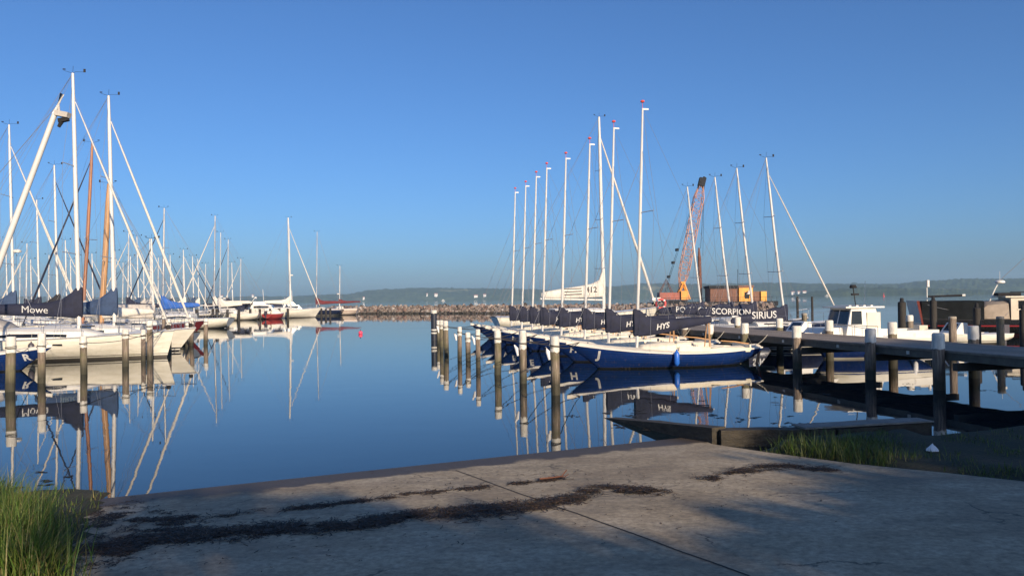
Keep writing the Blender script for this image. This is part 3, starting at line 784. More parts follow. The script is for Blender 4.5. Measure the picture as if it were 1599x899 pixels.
def folkboat():
    t = thing('keelboat', 'x', 'sailboat')
    h = FH.hull_mb(40, 14).build('hull', M_FHULL, t)
    FH.rail_mb(.03).build('rubbing_strake', M_GEL, t)
    FH.deck_mb(30, camber=.14).build('deck', M_CREAM, t)
    # low cuddy and cockpit coaming
    c = MB(); rg = []
    for x, w, z in ((MX+.1, .2, .56), (MX-.15, .42, .82), (MX-.9, .56, .9), (MX-1.35, .6, .9), (MX-1.4, .6, .6)):
        rg.append([(x, -w, .5), (x, -w*.92, z-.1), (x, -w*.6, z), (x, w*.6, z), (x, w*.92, z-.1), (x, w, .5)])
    c.rings(rg, closed=False); c.build('cuddy', M_CREAM, t)
    MB().box((MX-1.405, 0, .72), (.02, .6, .3)).build('companionway', M_DARK, t, smooth=False)
    c = MB()
    for sd in (-1, 1):
        rg = []
        for k in range(9):
            x = MX-1.4-k*.36; w = .62+.1*math.sin(PI*k/8); rg.append([(x, sd*w, .5), (x, sd*(w+.05), .5), (x, sd*(w+.09), .78-.015*k), (x, sd*(w+.05), .78-.015*k)])
        c.rings(rg)
    c.box((MX-4.3, 0, .66), (.06, 1.3, .22)); c.build('cockpit_coaming', M_CREAM, t)
    MB().box((MX-2.85, 0, .615), (2.7, 1.2, .02)).build('cockpit_floor', M_TEAK, t, smooth=False)
    MB().tube([(-3.5, 0, .75), (-2.9, .02, .85), (-2.3, .05, .9)], [.03, .02], 6).build('tiller', M_MASTWOOD, t)
    MB().box((-3.9, 0, .25), (.1, .05, .95), ry=-.25).build('rudder', M_MAHOG, t)
    top = mast_top(FMAST_H, FRAKE, MX)
    m = MB(); m.tube([(MX, 0, .5), (MX+(top.x-MX)*.5, 0, 4.9), (MX+(top.x-MX)*.8, 0, 7.7), top], [.06, .06, .052, .035], 8).build('mast', M_ALU, t)
    mo = [o for o in t.children if o.name.startswith('mast')][0]
    MB().box((top.x-.1, 0, top.z-.02), (.26, .05, .06)).build('mast_crane', M_ALU, mo, smooth=False)
    sp = Vector((MX+(top.x-MX)*.58, 0, 5.75))
    for sd in (-1, 1): MB().tube([sp, sp+Vector((-.28, sd*.62, .02))], .016, 5).build('spreader', M_SILVER, mo)
    v = MB(); v.tube([top, top+Vector((0, 0, .22))], .008, 4); v.blob(top+Vector((0, 0, .27)), (.085, .085, .06), 3, .1); v.build('wind_vane', mat('red_vane', (.9, .1, .07), .5), mo)
    cv = cover_geo(FCOV).build('sail_cover', M_NAVY, t)
    cover_text(FCOV, 'HYS', MX-.98, 1.5, .29, 1, M_LETTER, cv, shear=.15, bold=.008)
    cover_text(FCOV, '"', MX-.35, 1.86, .12, 1, M_LETTER, cv)
    MB().tube([(MX-.1, 0, 1.2), (MX-3.12, 0, 1.68)], .05, 8).build('boom', M_ALU, t)
    bt = MB()
    for sd in (-1, 1): bt.tube([(MX-2.85, sd*.22, .55), (MX-2.9, sd*.07, 1.58)], .022, 5)
    bt.tube([(MX-3.0, .05, .6), (MX-2.95, 0, 1.6)], .015, 4); bt.build('boom_crutch', M_MASTWOOD, t)
    w = MB()
    bow = (FH.L/2-.15, 0, .95)
    for sd in (-1, 1):
        w.tube([(MX-.1, sd*1.0, .55), sp+Vector((-.28, sd*.62, .02)), (MX+(top.x-MX)*.85, 0, 8.2)], .006, 4)
    w.tube([bow, (MX+(top.x-MX)*.8, 0, 7.7)], .008, 4); w.tube([(-FH.L/2+.15, 0, .66), top], .005, 4)
    w.tube([(MX-1.3, .1, .9), (MX-1.2, .02, 3.5), top-Vector((0, 0, .1))], .006, 4)
    w.build('rigging', M_WIRE, t)
    MB().tube([(MX+1.9, 0, .78), (MX+1.9, 0, .98)], .03, 6).build('mooring_bitt', M_STEEL, t)
    MB().tube([(MX+.2, 1.13, .75), (MX+.2, 1.16, .3)], .0, 4) 
    for sd in (-1, 1):
        q = MB(); q.tube([(MX-3.9, sd*.62, .65), (MX-2.6, sd*.88, .72)], .02, 5); q.build('spinnaker_pole' if sd > 0 else 'boat_hook', M_ALU, t)
    # jib sheet winches and cleats
    q = MB()
    for sd in (-1, 1): q.lathe([(.05, .78), (.045, .86), (.055, .88), (.03, .89)], (MX-1.9, sd*.72, 0), 8)
    q.build('winch', M_STEEL, t)
    q = MB()
    for k in range(5): q.tube(sag((MX-1.6-.4*k, -.3+.2*random.random(), .66), (MX-1.9-.4*k, .4*random.random(), .66), -.02, 5), .012, 4)
    q.build('coiled_sheets', M_LROPE, t)
    return t
MZ = [28.6, 31.8, 35.1, 38.6, 41.5, 44.3, 47.9, 50.7]
MU = [993, 949, 912, 875.5, 846, 830, 814, 798]
letters = ['J', 'H', 'C', 'E', 'B', 'V', 'A', 'D']
fl_lab = ['nearest blue clinker keelboat, letter J on its hull, blue fender over the side', 'blue clinker keelboat with letter H, second in the row', 'blue clinker keelboat with letter C, third in the row', 'blue clinker keelboat with letter E, fourth in the row',
          'blue keelboat directly beyond the one lettered E', 'blue keelboat two berths beyond the one lettered E', 'second farthest of the blue keelboats moored in the row', 'farthest blue keelboat of the row, its mast leftmost of the fleet']
random.seed(3)
proto = None; hd = R(193); fleet = []
for i, (Z, u, l) in enumerate(zip(MZ, MU, letters)):
    if proto is None: proto = folkboat(); o = proto
    else: o = copy_tree(proto, skip=('letter_mark',))
    a = hd+R(random.uniform(-1.5, 1.5)) if i else hd
    o.rotation_euler = (0, 0, a)
    mw = Vector((Xat(u, Z), Z, 0)); off = Matrix.Rotation(a, 3, 'Z') @ Vector((MX, 0, 0))
    o.location = mw-off
    tag(o, fl_lab[i], 'sailboat', 'blue keelboats moored in a row at the pier')
    fleet.append(o)
for o, l in list(zip(fleet, letters))[1:6]: FH.letters(l, 2.75, .52, .37, 1, M_LETTER, o, bold=.012)
FH.letters('J', 2.72, .52, .38, 1, M_LETTER, fleet[0], bold=.02)
def fender(p, label, m, r=.11, h=.5, group='fenders hanging from the boats'):
    t = thing('fender', label, 'fender', p, 0, group)
    MB().lathe([(.02, -h/2), (r*.6, -h/2+.03), (r, -h/2+.1), (r, h/2-.1), (r*.6, h/2-.03), (.03, h/2), (.03, h/2+.05)], n=12).build('float_body', m, t)
    MB().tube([(0, 0, h/2+.04), (.02, .02, h/2+.4)], .008, 4).build('lanyard', M_LROPE, t)
    return t
q = fleet[0].matrix_basis @ Vector((.05, FH.half_xz(.05, .4)+.12, .38)); fender(q, 'bright blue fender hanging on the nearest blue keelboat', M_BLUEF, .1, .55)
# the R boat on the left
rb = copy_tree(proto, skip=('letter_mark',)); ah = R(2)
rb.rotation_euler = (0, 0, ah); pbow = Vector((Xat(69, 30.6), 30.6, 0)); rb.location = pbow-Matrix.Rotation(ah, 3, 'Z') @ Vector((FH.L/2-.3, 0, 0))
tag(rb, 'blue clinker keelboat with letter R, bow poking in at the left edge', 'sailboat', 'blue keelboats moored in a row at the pier')
FH.letters('R', 2.98, .53, .37, -1, M_LETTER, rb, bold=.012)

# ------------------------------------------------------------------ cruising yachts
NSP = [0]
def yacht(label, u, Z, vtop, right=True, L=10.5, B=3.3, fb=(1.0, 1.0, 1.3), hull=None, cover=None, ctext=None, cbold=.006, csize=.5, cx=1.6, furl=M_SAIL, mast_m=None, mr=.085, deckm=None, hd=None,
          spread=2, hood=None, mx=.12, detail=True, rake=1.0, bow_rake=1.1, stern_rake=.45, boom=None, radar=False, furl_r=.06, cabin=True, cabm=None, cside=None, tw=.72, cat='sailing yacht', name='sailing_yacht', cover_h=1.0, shroud=.007, foot_z=None, zboom=None, collar=1.0, cab_h=.42, droop=0.0, group='sailing yachts in the harbour', lettm=None):
    mast_m = mast_m or M_ALU; hull = hull or HW1; deckm = deckm or M_GEL
    a = R(hd if hd is not None else (10 if right else 188))
    mxx = L*mx
    foot = Vector((Xat(u, Z), Z, 0)); t = thing(name, label, cat, (0, 0, 0), a, group)
    t.location = foot-Matrix.Rotation(a, 3, 'Z') @ Vector((mxx, 0, 0))
    H = Hull(L, B, *fb, bow_rake=bow_rake, stern_rake=stern_rake, tw=tw)
    side = -1 if math.cos(a) > 0 else 1
    H.hull_mb().build('hull', hull, t)
    H.deck_mb(camber=.08).build('deck', deckm, t)
    H.rail_mb(.028).build('toe_rail', M_TEAK if deckm is M_TEAK else M_SILVER, t)
    fm = fb[1]
    zc = fm
    if cabin:
        c = MB(); w = B*.3; x0, x1 = -L*.16, mxx+L*.12; hh = cab_h
        prof_ = [(x0, w, hh), (x0+.05, w, hh+.03), (mxx-.5, w*.98, hh), (mxx+.4, w*.8, hh*.8), (x1, w*.45, .02)]
        rg = [[(x, -ww*1.08, fm-.02), (x, -ww*.95, fm+z*.85), (x, -ww*.7, fm+z+.06), (x, 0, fm+z+.12), (x, ww*.7, fm+z+.06), (x, ww*.95, fm+z*.85), (x, ww*1.08, fm-.02)] for x, ww, z in prof_]
        c.rings(rg, closed=False); cab = c.build('cabin', cabm or M_GEL, t)
        for sd in (-1, 1):
            wv = MB(); xa, xb = x0+.4, mxx-.2
            q = []
            for x in (xa, (xa+xb)/2, xb):
                ww = w*.985
                q.append([(x, sd*(ww*1.055+.006), fm+.12), (x, sd*(ww*.985+.006), fm+.12+hh*.38 if x < xb else fm+.12+hh*.24)])
            wv.rings(q, closed=False, caps=False); wv.build('window', M_GLASS, cab, smooth=False)
        zc = fm+hh
        if detail:
            MB().box((mxx+L*.03, 0, fm+hh+.14), (.5, .5, .06)).build('hatch', M_GLASS, cab, smooth=False)
    top = at(u, vtop, Z).z
    tp = mast_top(top, rake, mxx); dx = tp.x-mxx
    def mp(k): return Vector((mxx+dx*k, 0, top*k))
    mo = MB().tube([(mxx, 0, zc-.1), mp(.5), mp(.85), tp], [mr, mr, mr*.9, mr*.6], 10).build('mast', mast_m, t)
    for k in range(spread):
        kk = (k+1)/(spread+1)*.92+.06; p = mp(kk); wd_ = B*.34*(1-.25*k)
        for sd in (-1, 1): MB().tube([p, p+Vector((-.22, sd*wd_, .04))], .022, 5).build('spreader', M_SILVER, mo)
    v = MB(); v.tube([tp, tp+Vector((.02, 0, .35))], .008, 4); v.tube([tp, tp+Vector((.1, .02, .08)), tp+Vector((.55, .05, .1))], .008, 4); v.tube([tp, tp+Vector((-.4, 0, .12))], .008, 4); v.box(tp+Vector((.5, .05, .16)), (.1, .02, .16)); v.box(tp+Vector((-.38, 0, .18)), (.12, .03, .05)); v.build('wind_instruments', M_DARK, mo)
    if radar:
        p = mp(.42); v = MB(); v.lathe([(.22, 0), (.25, .05), (.25, .13), (.15, .2)], p+Vector((.3, 0, 0)), 12); v.box(p+Vector((.12, 0, .0)), (.3, .1, .05)); v.build('radar', M_GEL, mo)
    # boom, cover
    bl = boom or L*.34; zb = zboom or (zc+.75 if cabin else fm+1.1)
    MB().tube([(mxx-.1, 0, zb), (mxx-bl, 0, zb+.15)], .07, 8).build('boom', mast_m, t)
    if cover:
        ch = cover_h
        pr = [(mxx+.14, zb-.2, zb+1.25*ch*collar, .1), (mxx-.1, zb-.22, zb+1.28*ch*collar, .17), (mxx-.35, zb-.2, zb+max(.6, 1.0*collar)*ch, .2), (mxx-.8, zb-.16, zb+.68*ch, .21), (mxx-1.5, zb-.12, zb+.52*ch, .21), (mxx-bl*.65, zb-.05, zb+.5*ch, .19), (mxx-bl*.95, zb+.03, zb+.44*ch, .15), (mxx-bl-.05, zb+.08, zb+.3*ch, .06)]
        pr = [(x, b0-droop*min(1, (mxx-x)/bl), t0-droop*min(1, max(0, (mxx-x)/bl)), w0) for x, b0, t0, w0 in pr]
        if cside == 'flat':
            pr = [(mxx+.1, zb-.6, zb+.4, .1), (mxx-.1, zb-.6, zb+.42, .25), (mxx-bl*.5, zb-.55, zb+.45, .3), (mxx-bl, zb-.5, zb+.42, .25), (mxx-bl-.1, zb-.45, zb+.4, .1)]
        cv = cover_geo(pr).build('sail_cover', cover, t)
        if ctext: cover_text(pr, ctext, mxx-cx, zb+(.2 if cside != 'flat' else -.05), csize, side, lettm or M_LETTER, cv, bold=cbold)
    bow = Vector((L/2-.12, 0, fb[2]+.05))
    if furl:
        a0 = bow+Vector((-.15, 0, .25)); a1 = mp(.9)+Vector((.08, 0, 0))
        MB().tube([a0.lerp(a1, k/8) for k in range(9)], [furl_r*q_ for q_ in (.5, 1.0, 1.1, 1.0, .9, .8, .7, .55, .35)], 7).build('furled_genoa', furl, t)
        MB().lathe([(.05, 0), (.11, .02), (.11, .16), (.05, .2)], a0-Vector((0, 0, .2)), 10).build('furling_drum', M_DARK, t)
    w = MB()
    for sd in (-1, 1):
        chain = Vector((mxx-.25, sd*(B*.46), fm+.05))
        pts = [chain]
        for k in range(spread):
            kk = (k+1)/(spread+1)*.92+.06; pts.append(mp(kk)+Vector((-.22, sd*B*.34*(1-.25*k), .04)))
        w.tube(pts+[mp(.97)], shroud, 4); w.tube([chain+Vector((-.3, 0, 0)), mp(.5)], shroud, 4)
        w.tube([(-L/2+.2, sd*B*.28, fb[0]), mp(1)-Vector((0, 0, top*.0))], shroud*.8, 4) if detail else None
    w.tube([bow, mp(.93)], shroud, 4); w.tube([(-L/2+.1, 0, fb[0]+.1), tp], shroud, 4); w.tube([(mxx-bl, 0, zb+.2), tp], shroud*.8, 4)
    w.build('rigging', M_WIRE, t)
    # pulpit, pushpit, lifelines
    w = MB(); n_ = 7; px_ = []
    for sd in (-1, 1):
        line = []
        for k in range(n_+1):
            t_k = .04+.9*k/n_; q_ = Vector((H.x(t_k, H.zs(t_k)), sd*(H.hb(t_k)-.06), H.zs(t_k))); w.tube([q_, q_+Vector((0, 0, .6))], .013, 4); line.append(q_+Vector((0, 0, .6)))
        w.tube(line, .006, 4); w.tube([p-Vector((0, 0, .28)) for p in line], .005, 4)
        px_.append(line)
    w.build('lifelines', M_STEEL, t)
    w = MB(); w.tube([px_[0][-1], Vector((L/2+.02, -.12, fb[2]+.62)), Vector((L/2+.02, .12, fb[2]+.62)), px_[1][-1]], .017, 5)
    w.tube([Vector((L/2-.1, 0, fb[2])), Vector((L/2+.02, 0, fb[2]+.62))], .014, 5); w.build('pulpit', M_STEEL, t)
    if hood:
        c = MB(); x0 = -L*.16; w_ = B*.3
        rg = []
        for x, hh, ww in ((x0-.9, .95, w_*1.02), (x0-.4, 1.0, w_*1.05), (x0+.2, .8, w_), (x0+.75, .42, w_*.9)):
            rg.append([(x, -ww, fm+.2), (x, -ww*.96, fm+hh*.75), (x, -ww*.7, fm+hh), (x, ww*.7, fm+hh), (x, ww*.96, fm+hh*.75), (x, ww, fm+.2)])
        c.rings(rg, closed=False, caps=False); c.build('sprayhood', hood, t)
    return t, H, side
DKB = (.03, .03, .035); WLN = (.7, .69, .64)
HW1 = hull_mat('white_hull_grey_boot', (.74, .71, .62), [(.0, (.03, .03, .03)), (.1, (.12, .11, .1)), (.16, (.7, .68, .6)), (.2, (.1, .095, .09))])
HW2 = hull_mat('white_hull_black_stripes', (.73, .7, .62), [(.06, DKB), (.12, WLN), (.2, DKB)])
HW3 = hull_mat('white_hull_blue_boot', (.72, .7, .64), [(.08, (.02, .04, .15)), (.12, WLN), (.16, (.02, .04, .15))])
HDB = hull_mat('dark_blue_hull_white_lines', (.012, .018, .05), [(.05, DKB), (.1, WLN), (.15, (.012, .018, .05)), (.2, WLN)])
HRD = hull_mat('maroon_hull', (.1, .015, .02), [(.08, DKB), (.12, WLN)])
HPK = hull_mat('cream_hull_brown_line', (.66, .55, .47), [(.1, (.05, .03, .03)), (.7, (.66, .55, .47)), (.78, (.1, .05, .05))])
HBK = hull_mat('black_hull_red_line', (.014, .014, .015), [(.1, (.1, .02, .02)), (.55, (.014, .014, .015)), (.63, (.3, .03, .035))])
HWB = hull_mat('blue_bottom_white_top', (.74, .71, .63), [(.06, (.5, .48, .42)), (.1, (.01, .03, .14)), (.5, (.01, .03, .14)), (.54, (.7, .68, .6)), (.58, (.01, .03, .14))])

y1, H1, s1 = yacht('large white yacht with navy sail cover lettered Mowe, nearest of the left berths', 124, 36.6, 115, True, L=11.6, B=3.6, fb=(1.02, 1.0, 1.26), cover=M_NAVY, ctext='Mowe', cx=1.85, csize=.46, cbold=.0, hood=M_GREYC, bow_rake=.35, mx=.135, furl_r=.055, boom=4.6, hd=11, mr=.1, radar=False)
p = Vector((0, 0, 0))
q = MB()
q.box((1.1, s1*(H1.half_xz(1.1, .78)+.004), .78), (.55, .03, .07)); q.build('hull_window', M_GLASS, y1, smooth=False)
yacht('white yacht with striped bow and blue lettered sail cover, second of the left berths', 179, 41.5, 150, True, L=11.2, B=3.5, fb=(1.0, 1.0, 1.2), hull=HW2, cover=M_BLUEC, ctext='BRIGAN', cx=1.9, csize=.42, cbold=.004, bow_rake=.9, mx=.13, furl_r=.07, boom=3.9, hd=10, mr=.105, cover_h=1.05, lettm=mat('faded_lettering', (.12, .17, .22), .7))
fender(y1.matrix_basis @ Vector((.15, s1*(H1.half_xz(.15, .5)+.12), .62)), 'dark grey fender hanging on the large white yacht', M_DGREY, .13, .6)
yacht('motor-sailer under a flat grey boom tent lettered ANITRA, maroon hull', 240, 56, 373, True, L=9.5, B=3.1, fb=(.95, .95, 1.3), hull=HRD, cover=M_GREYC, cside='flat', ctext='ANITRA', cx=1.75, csize=.5, cbold=.006, furl=None, boom=3.6, lettm=M_DLETTER, hd=12)
yacht('white yacht with a tall mast far left, white furled sail on its forestay', 22, 50, 195, True, L=11.5, B=3.6, fb=(1.15, 1.15, 1.45), cover=M_BLUEC, furl=M_SAIL, radar=True, hd=12, mx=.12, hood=M_BLUEC)
yacht('white yacht with black sail cover behind the large Mowe yacht', 91, 58, 258, True, L=10.5, B=3.3, cover=M_BLACKC, furl=M_NAVY, hd=12, boom=4.6, hull=HW3)
yacht('yacht with slim white mast, far left behind the black sail cover', 62, 74, 312, True, L=10, B=3.2, cover=M_NAVY, furl=M_SAIL, hd=12, detail=False)
yacht('wooden-masted yacht with reddish brown spar and grey sail', 128, 50, 223, False, L=10, B=2.9, fb=(.8, .8, 1.15), hull=HDB, cover=M_GREYC, furl=M_NAVY, mast_m=M_MASTRED, mr=.11, spread=1, deckm=M_TEAK, cover_h=.8, rake=3)
yacht('classic yacht with thick tan wooden mast, shorter than its neighbour', 157, 47, 287, False, L=9, B=2.8, fb=(.75, .75, 1.1), hull=HW1, cover=M_SAIL, furl=None, mast_m=M_MASTWOOD, mr=.17, spread=1, deckm=M_TEAK, cover_h=.8, rake=3)
yacht('yacht with bright blue sail cover in the middle of the left harbour', 254, 78, 325, False, L=11, B=3.4, cover=M_BRBLUE, furl=M_NAVY, boom=3.6, hd=185, mr=.1, mast_m=M_SILVER)
far_list = [(199, 84, 363, False, 'distant yacht with mast just left of the grey boom tent letters', M_NAVY, M_SAIL), (217, 92, 369, True, 'distant yacht whose mast rises above the grey boom tent', M_BLUEC, M_SAIL), (206, 98, 400, True, 'small distant yacht with short mast above the grey boom tent', None, M_SAIL),
            (237, 88, 373, True, 'distant yacht with forestay sloping behind the blue cover', M_GREYC, M_SAIL), (289, 99, 390, True, 'distant yacht with white sail bundled at its mast behind the blue cover', M_SAIL, M_SAIL), (285, 108, 403, False, 'small distant yacht with a twin-looking mast left of its neighbour', None, M_SAIL),
            (303, 104, 400, True, 'distant yacht with dark furled sail right of the blue cover', M_BLUEC, M_NAVY), (320, 116, 412, False, 'distant small yacht with thin mast left of the tall grey one', None, None), (40, 88, 380, False, 'distant yacht low behind the far left masts', M_NAVY, M_SAIL), (105, 84, 375, True, 'distant yacht with thin mast right of the Mowe mast foot', M_NAVY, M_SAIL),
            (343, 112, 363, False, 'distant yacht with instrument-topped mast right of the tall grey one', M_SAIL, None), (355, 118, 374, False, 'distant yacht with bright bare mast, third from the tall grey one', M_NAVY, M_NAVY), (375, 124, 404, False, 'distant yacht whose white forestay slopes left above the motor cruisers', None, M_SAIL), (182, 96, 392, True, 'distant yacht hidden behind the blue lettered sail cover', M_GREYC, M_SAIL)]
far_list += [(12, 104, 372, True, 'thin distant mast low at the left picture edge', None, None), (30, 118, 400, False, 'small distant yacht between the left edge masts', None, M_SAIL), (50, 96, 405, True, 'small distant yacht above the word Mowe', M_NAVY, M_SAIL), (75, 110, 398, False, 'distant thin mast left of the black sail cover mast', None, None),
             (112, 112, 405, True, 'distant thin mast close left of the tallest mast', None, M_SAIL), (146, 104, 396, True, 'distant yacht between the two wooden masts', M_BLUEC, M_SAIL), (191, 118, 410, False, 'distant small yacht left of the boom tent mast', None, M_NAVY), (226, 120, 412, True, 'distant small yacht behind the maroon hull', M_GREYC, M_SAIL),
             (246, 108, 402, False, 'distant yacht left of the bright blue cover mast', None, M_SAIL), (268, 118, 398, True, 'distant yacht above the bright blue cover', M_NAVY, M_NAVY), (311, 122, 404, True, 'distant yacht low between the blue cover and the tall grey mast', M_SAIL, M_SAIL), (364, 128, 410, True, 'distant small yacht beyond the motor cruisers', None, None)]
for u, Z, vt, rt, lab, cv, fu in far_list:
    yacht(lab, u, Z, vt, rt, L=random.uniform(8.5, 10), B=3.0, fb=(.95, .95, 1.2), cover=cv, furl=fu, hull=random.choice([HW1, HW2, HW3]), detail=False, shroud=.009, mr=.075, hd=(8 if rt else 187))
yacht('tall grey-masted yacht with white sail on boom, forestay sloping left', 334, 117, 337, False, L=14, B=4, fb=(1.2, 1.2, 1.6), hull=HW1, cover=M_SAIL, furl=M_SAIL, spread=3, mr=.12, furl_r=.09, boom=5.6, hd=186, mast_m=M_SILVER, hood=M_NAVY, detail=False, shroud=.01)
yacht('big yacht with the brightest white mast of the far boats', 454, 124, 340, True, L=12.5, B=3.9, fb=(1.2, 1.2, 1.6), cover=M_SAIL, furl=M_SAIL, spread=2, mr=.17, furl_r=.08, hd=30, radar=True, detail=False, shroud=.01, mx=.1)
yacht('dark hulled yacht with grey mast beside the pale ketch', 494, 140, 362, False, L=10, B=3.3, hull=HDB, cover=M_REDC, furl=None, hd=178, mast_m=M_SILVER, detail=False, shroud=.01, boom=4.2, mx=-.02)
yacht('pale ketch-rigged yacht with maroon sail cover, rightmost of the far left boats', 530, 143, 415, False, L=9.6, B=3.2, fb=(1.2, 1.15, 1.4), hull=HPK, cover=M_REDC, furl=None, hd=178, detail=False, shroud=.01, boom=4.0, cover_h=.55, mx=-.12, radar=True)

# large yacht behind the blue fleet
HY = yacht('big white yacht behind the blue fleet, sail bundled on boom numbered 412', 943, 61, 183, True, L=13.5, B=3.9, fb=(1.2, 1.25, 1.75), hull=HW1, cover=None, furl=M_SAIL, spread=3, mr=.14, furl_r=.11, hd=12, boom=5.2, mx=.16, rake=.6, cabin=True)
yb, Hb, sb_ = HY
mxx = 13.5*.16; zb = 2.6
pr = [(mxx+.1, zb+.1, zb+2.4, .12), (mxx-.1, zb+.05, zb+2.35, .22), (mxx-.4, zb+.02, zb+1.4, .26), (mxx-1.0, zb+.0, zb+1.12, .28), (mxx-2, zb, zb+.95, .27), (mxx-3.2, zb-.02, zb+.78, .25), (mxx-4.4, zb-.02, zb+.6, .22), (mxx-5.0, zb, zb+.5, .14), (mxx-5.1, zb+.1, zb+.4, .05)]
cv = cover_geo(pr).build('bundled_sail', M_SAIL, yb)
cover_text(pr, '412', mxx-1.1, zb+.62, .62, sb_, M_DLETTER, cv, bold=.012)
for k in range(3):
    st = MB(); pts = [(mxx-x, sb_*(cover_y(pr, mxx-x, zb+.3+.24*k+x*-.02)+.015), zb+.36+.22*k-x*.03) for x in [1.9+.2*j for j in range(8)]]
    st.tube(pts, .035, 4); st.build('sail_stripe', M_DLETTER, cv)
# lifebuoy on the pulpit
lb = yb.matrix_basis @ Vector((6.9, -.2, 2.05))
t = thing('lifebuoy', 'red and white ring lifebuoy hung at the bow of the 412 yacht', 'lifebuoy', lb, 0)
mb = MB(); n1, n2 = 24, 8
mb.rings([[((.36+.09*math.cos(b_))*math.cos(a_), .09*math.sin(b_), (.36+.09*math.cos(b_))*math.sin(a_)) for b_ in [2*PI*j/n2 for j in range(n2)]] for a_ in [2*PI*i/n1 for i in range(n1+1)]], caps=False)
mb.build('ring', mat('red_buoy_vinyl', (.7, .09, .08), .5), t)
for k in range(4):
    mb = MB(); a0 = PI/4+k*PI/2
    mb.rings([[((.36+.098*math.cos(b_))*math.cos(a_), .098*math.sin(b_), (.36+.098*math.cos(b_))*math.sin(a_)) for b_ in [2*PI*j/n2 for j in range(n2)]] for a_ in [a0-.16+.32*i/4 for i in range(5)]]); mb.build('white_band', M_PLASTIC, t)
MB().box((6.55, 0, 2.4), (.7, .35, .3)).build('anchor_roller', M_GEL, yb)

# ------------------------------------------------------------------ star-named boats beyond the pier
random.seed(12)
SX = [(1097, 59, 292, 'POLLUX', 'sailboat with navy sail cover lettered POL, farthest of four beyond the pier'), (1142, 54.3, 277, 'CASTOR', 'sailboat with navy sail cover beginning with C, beyond the pier'), (1178, 50.6, 263, 'SCORPION', 'sailboat with navy sail cover lettered SCORPION beyond the pier'), (1226, 47, 247, 'SIRIUS', 'sailboat with navy sail cover lettered SIRIUS, nearest of four beyond the pier')]
for u, Z, vt, nm, lab in SX:
    cxv = {'SIRIUS': 1.5, 'SCORPION': 1.73, 'CASTOR': 1.45, 'POLLUX': 1.15}[nm]
    yacht(lab, u, Z, vt, True, L=9.2, B=2.6, fb=(.75, .75, 1.05), hull=HDB, cover=M_NAVY, ctext=nm, cx=cxv, csize=(.55 if nm == 'SCORPION' else .6), cbold=.008, furl=(M_SAIL if nm == 'SIRIUS' else None), furl_r=.05, rake=5.6, boom=(4.0 if nm == 'SCORPION' else 3.5), hd=10, spread=2, mx=.08, cover_h=1.1, collar=.62, zboom=(1.2 if nm == 'SIRIUS' else 1.36), droop=(.34 if nm == 'SIRIUS' else .06), cab_h=.16, mr=.075, name='training_sailboat', cat='sailboat', group='star-named sailboats beyond the pier', bow_rake=1.3)

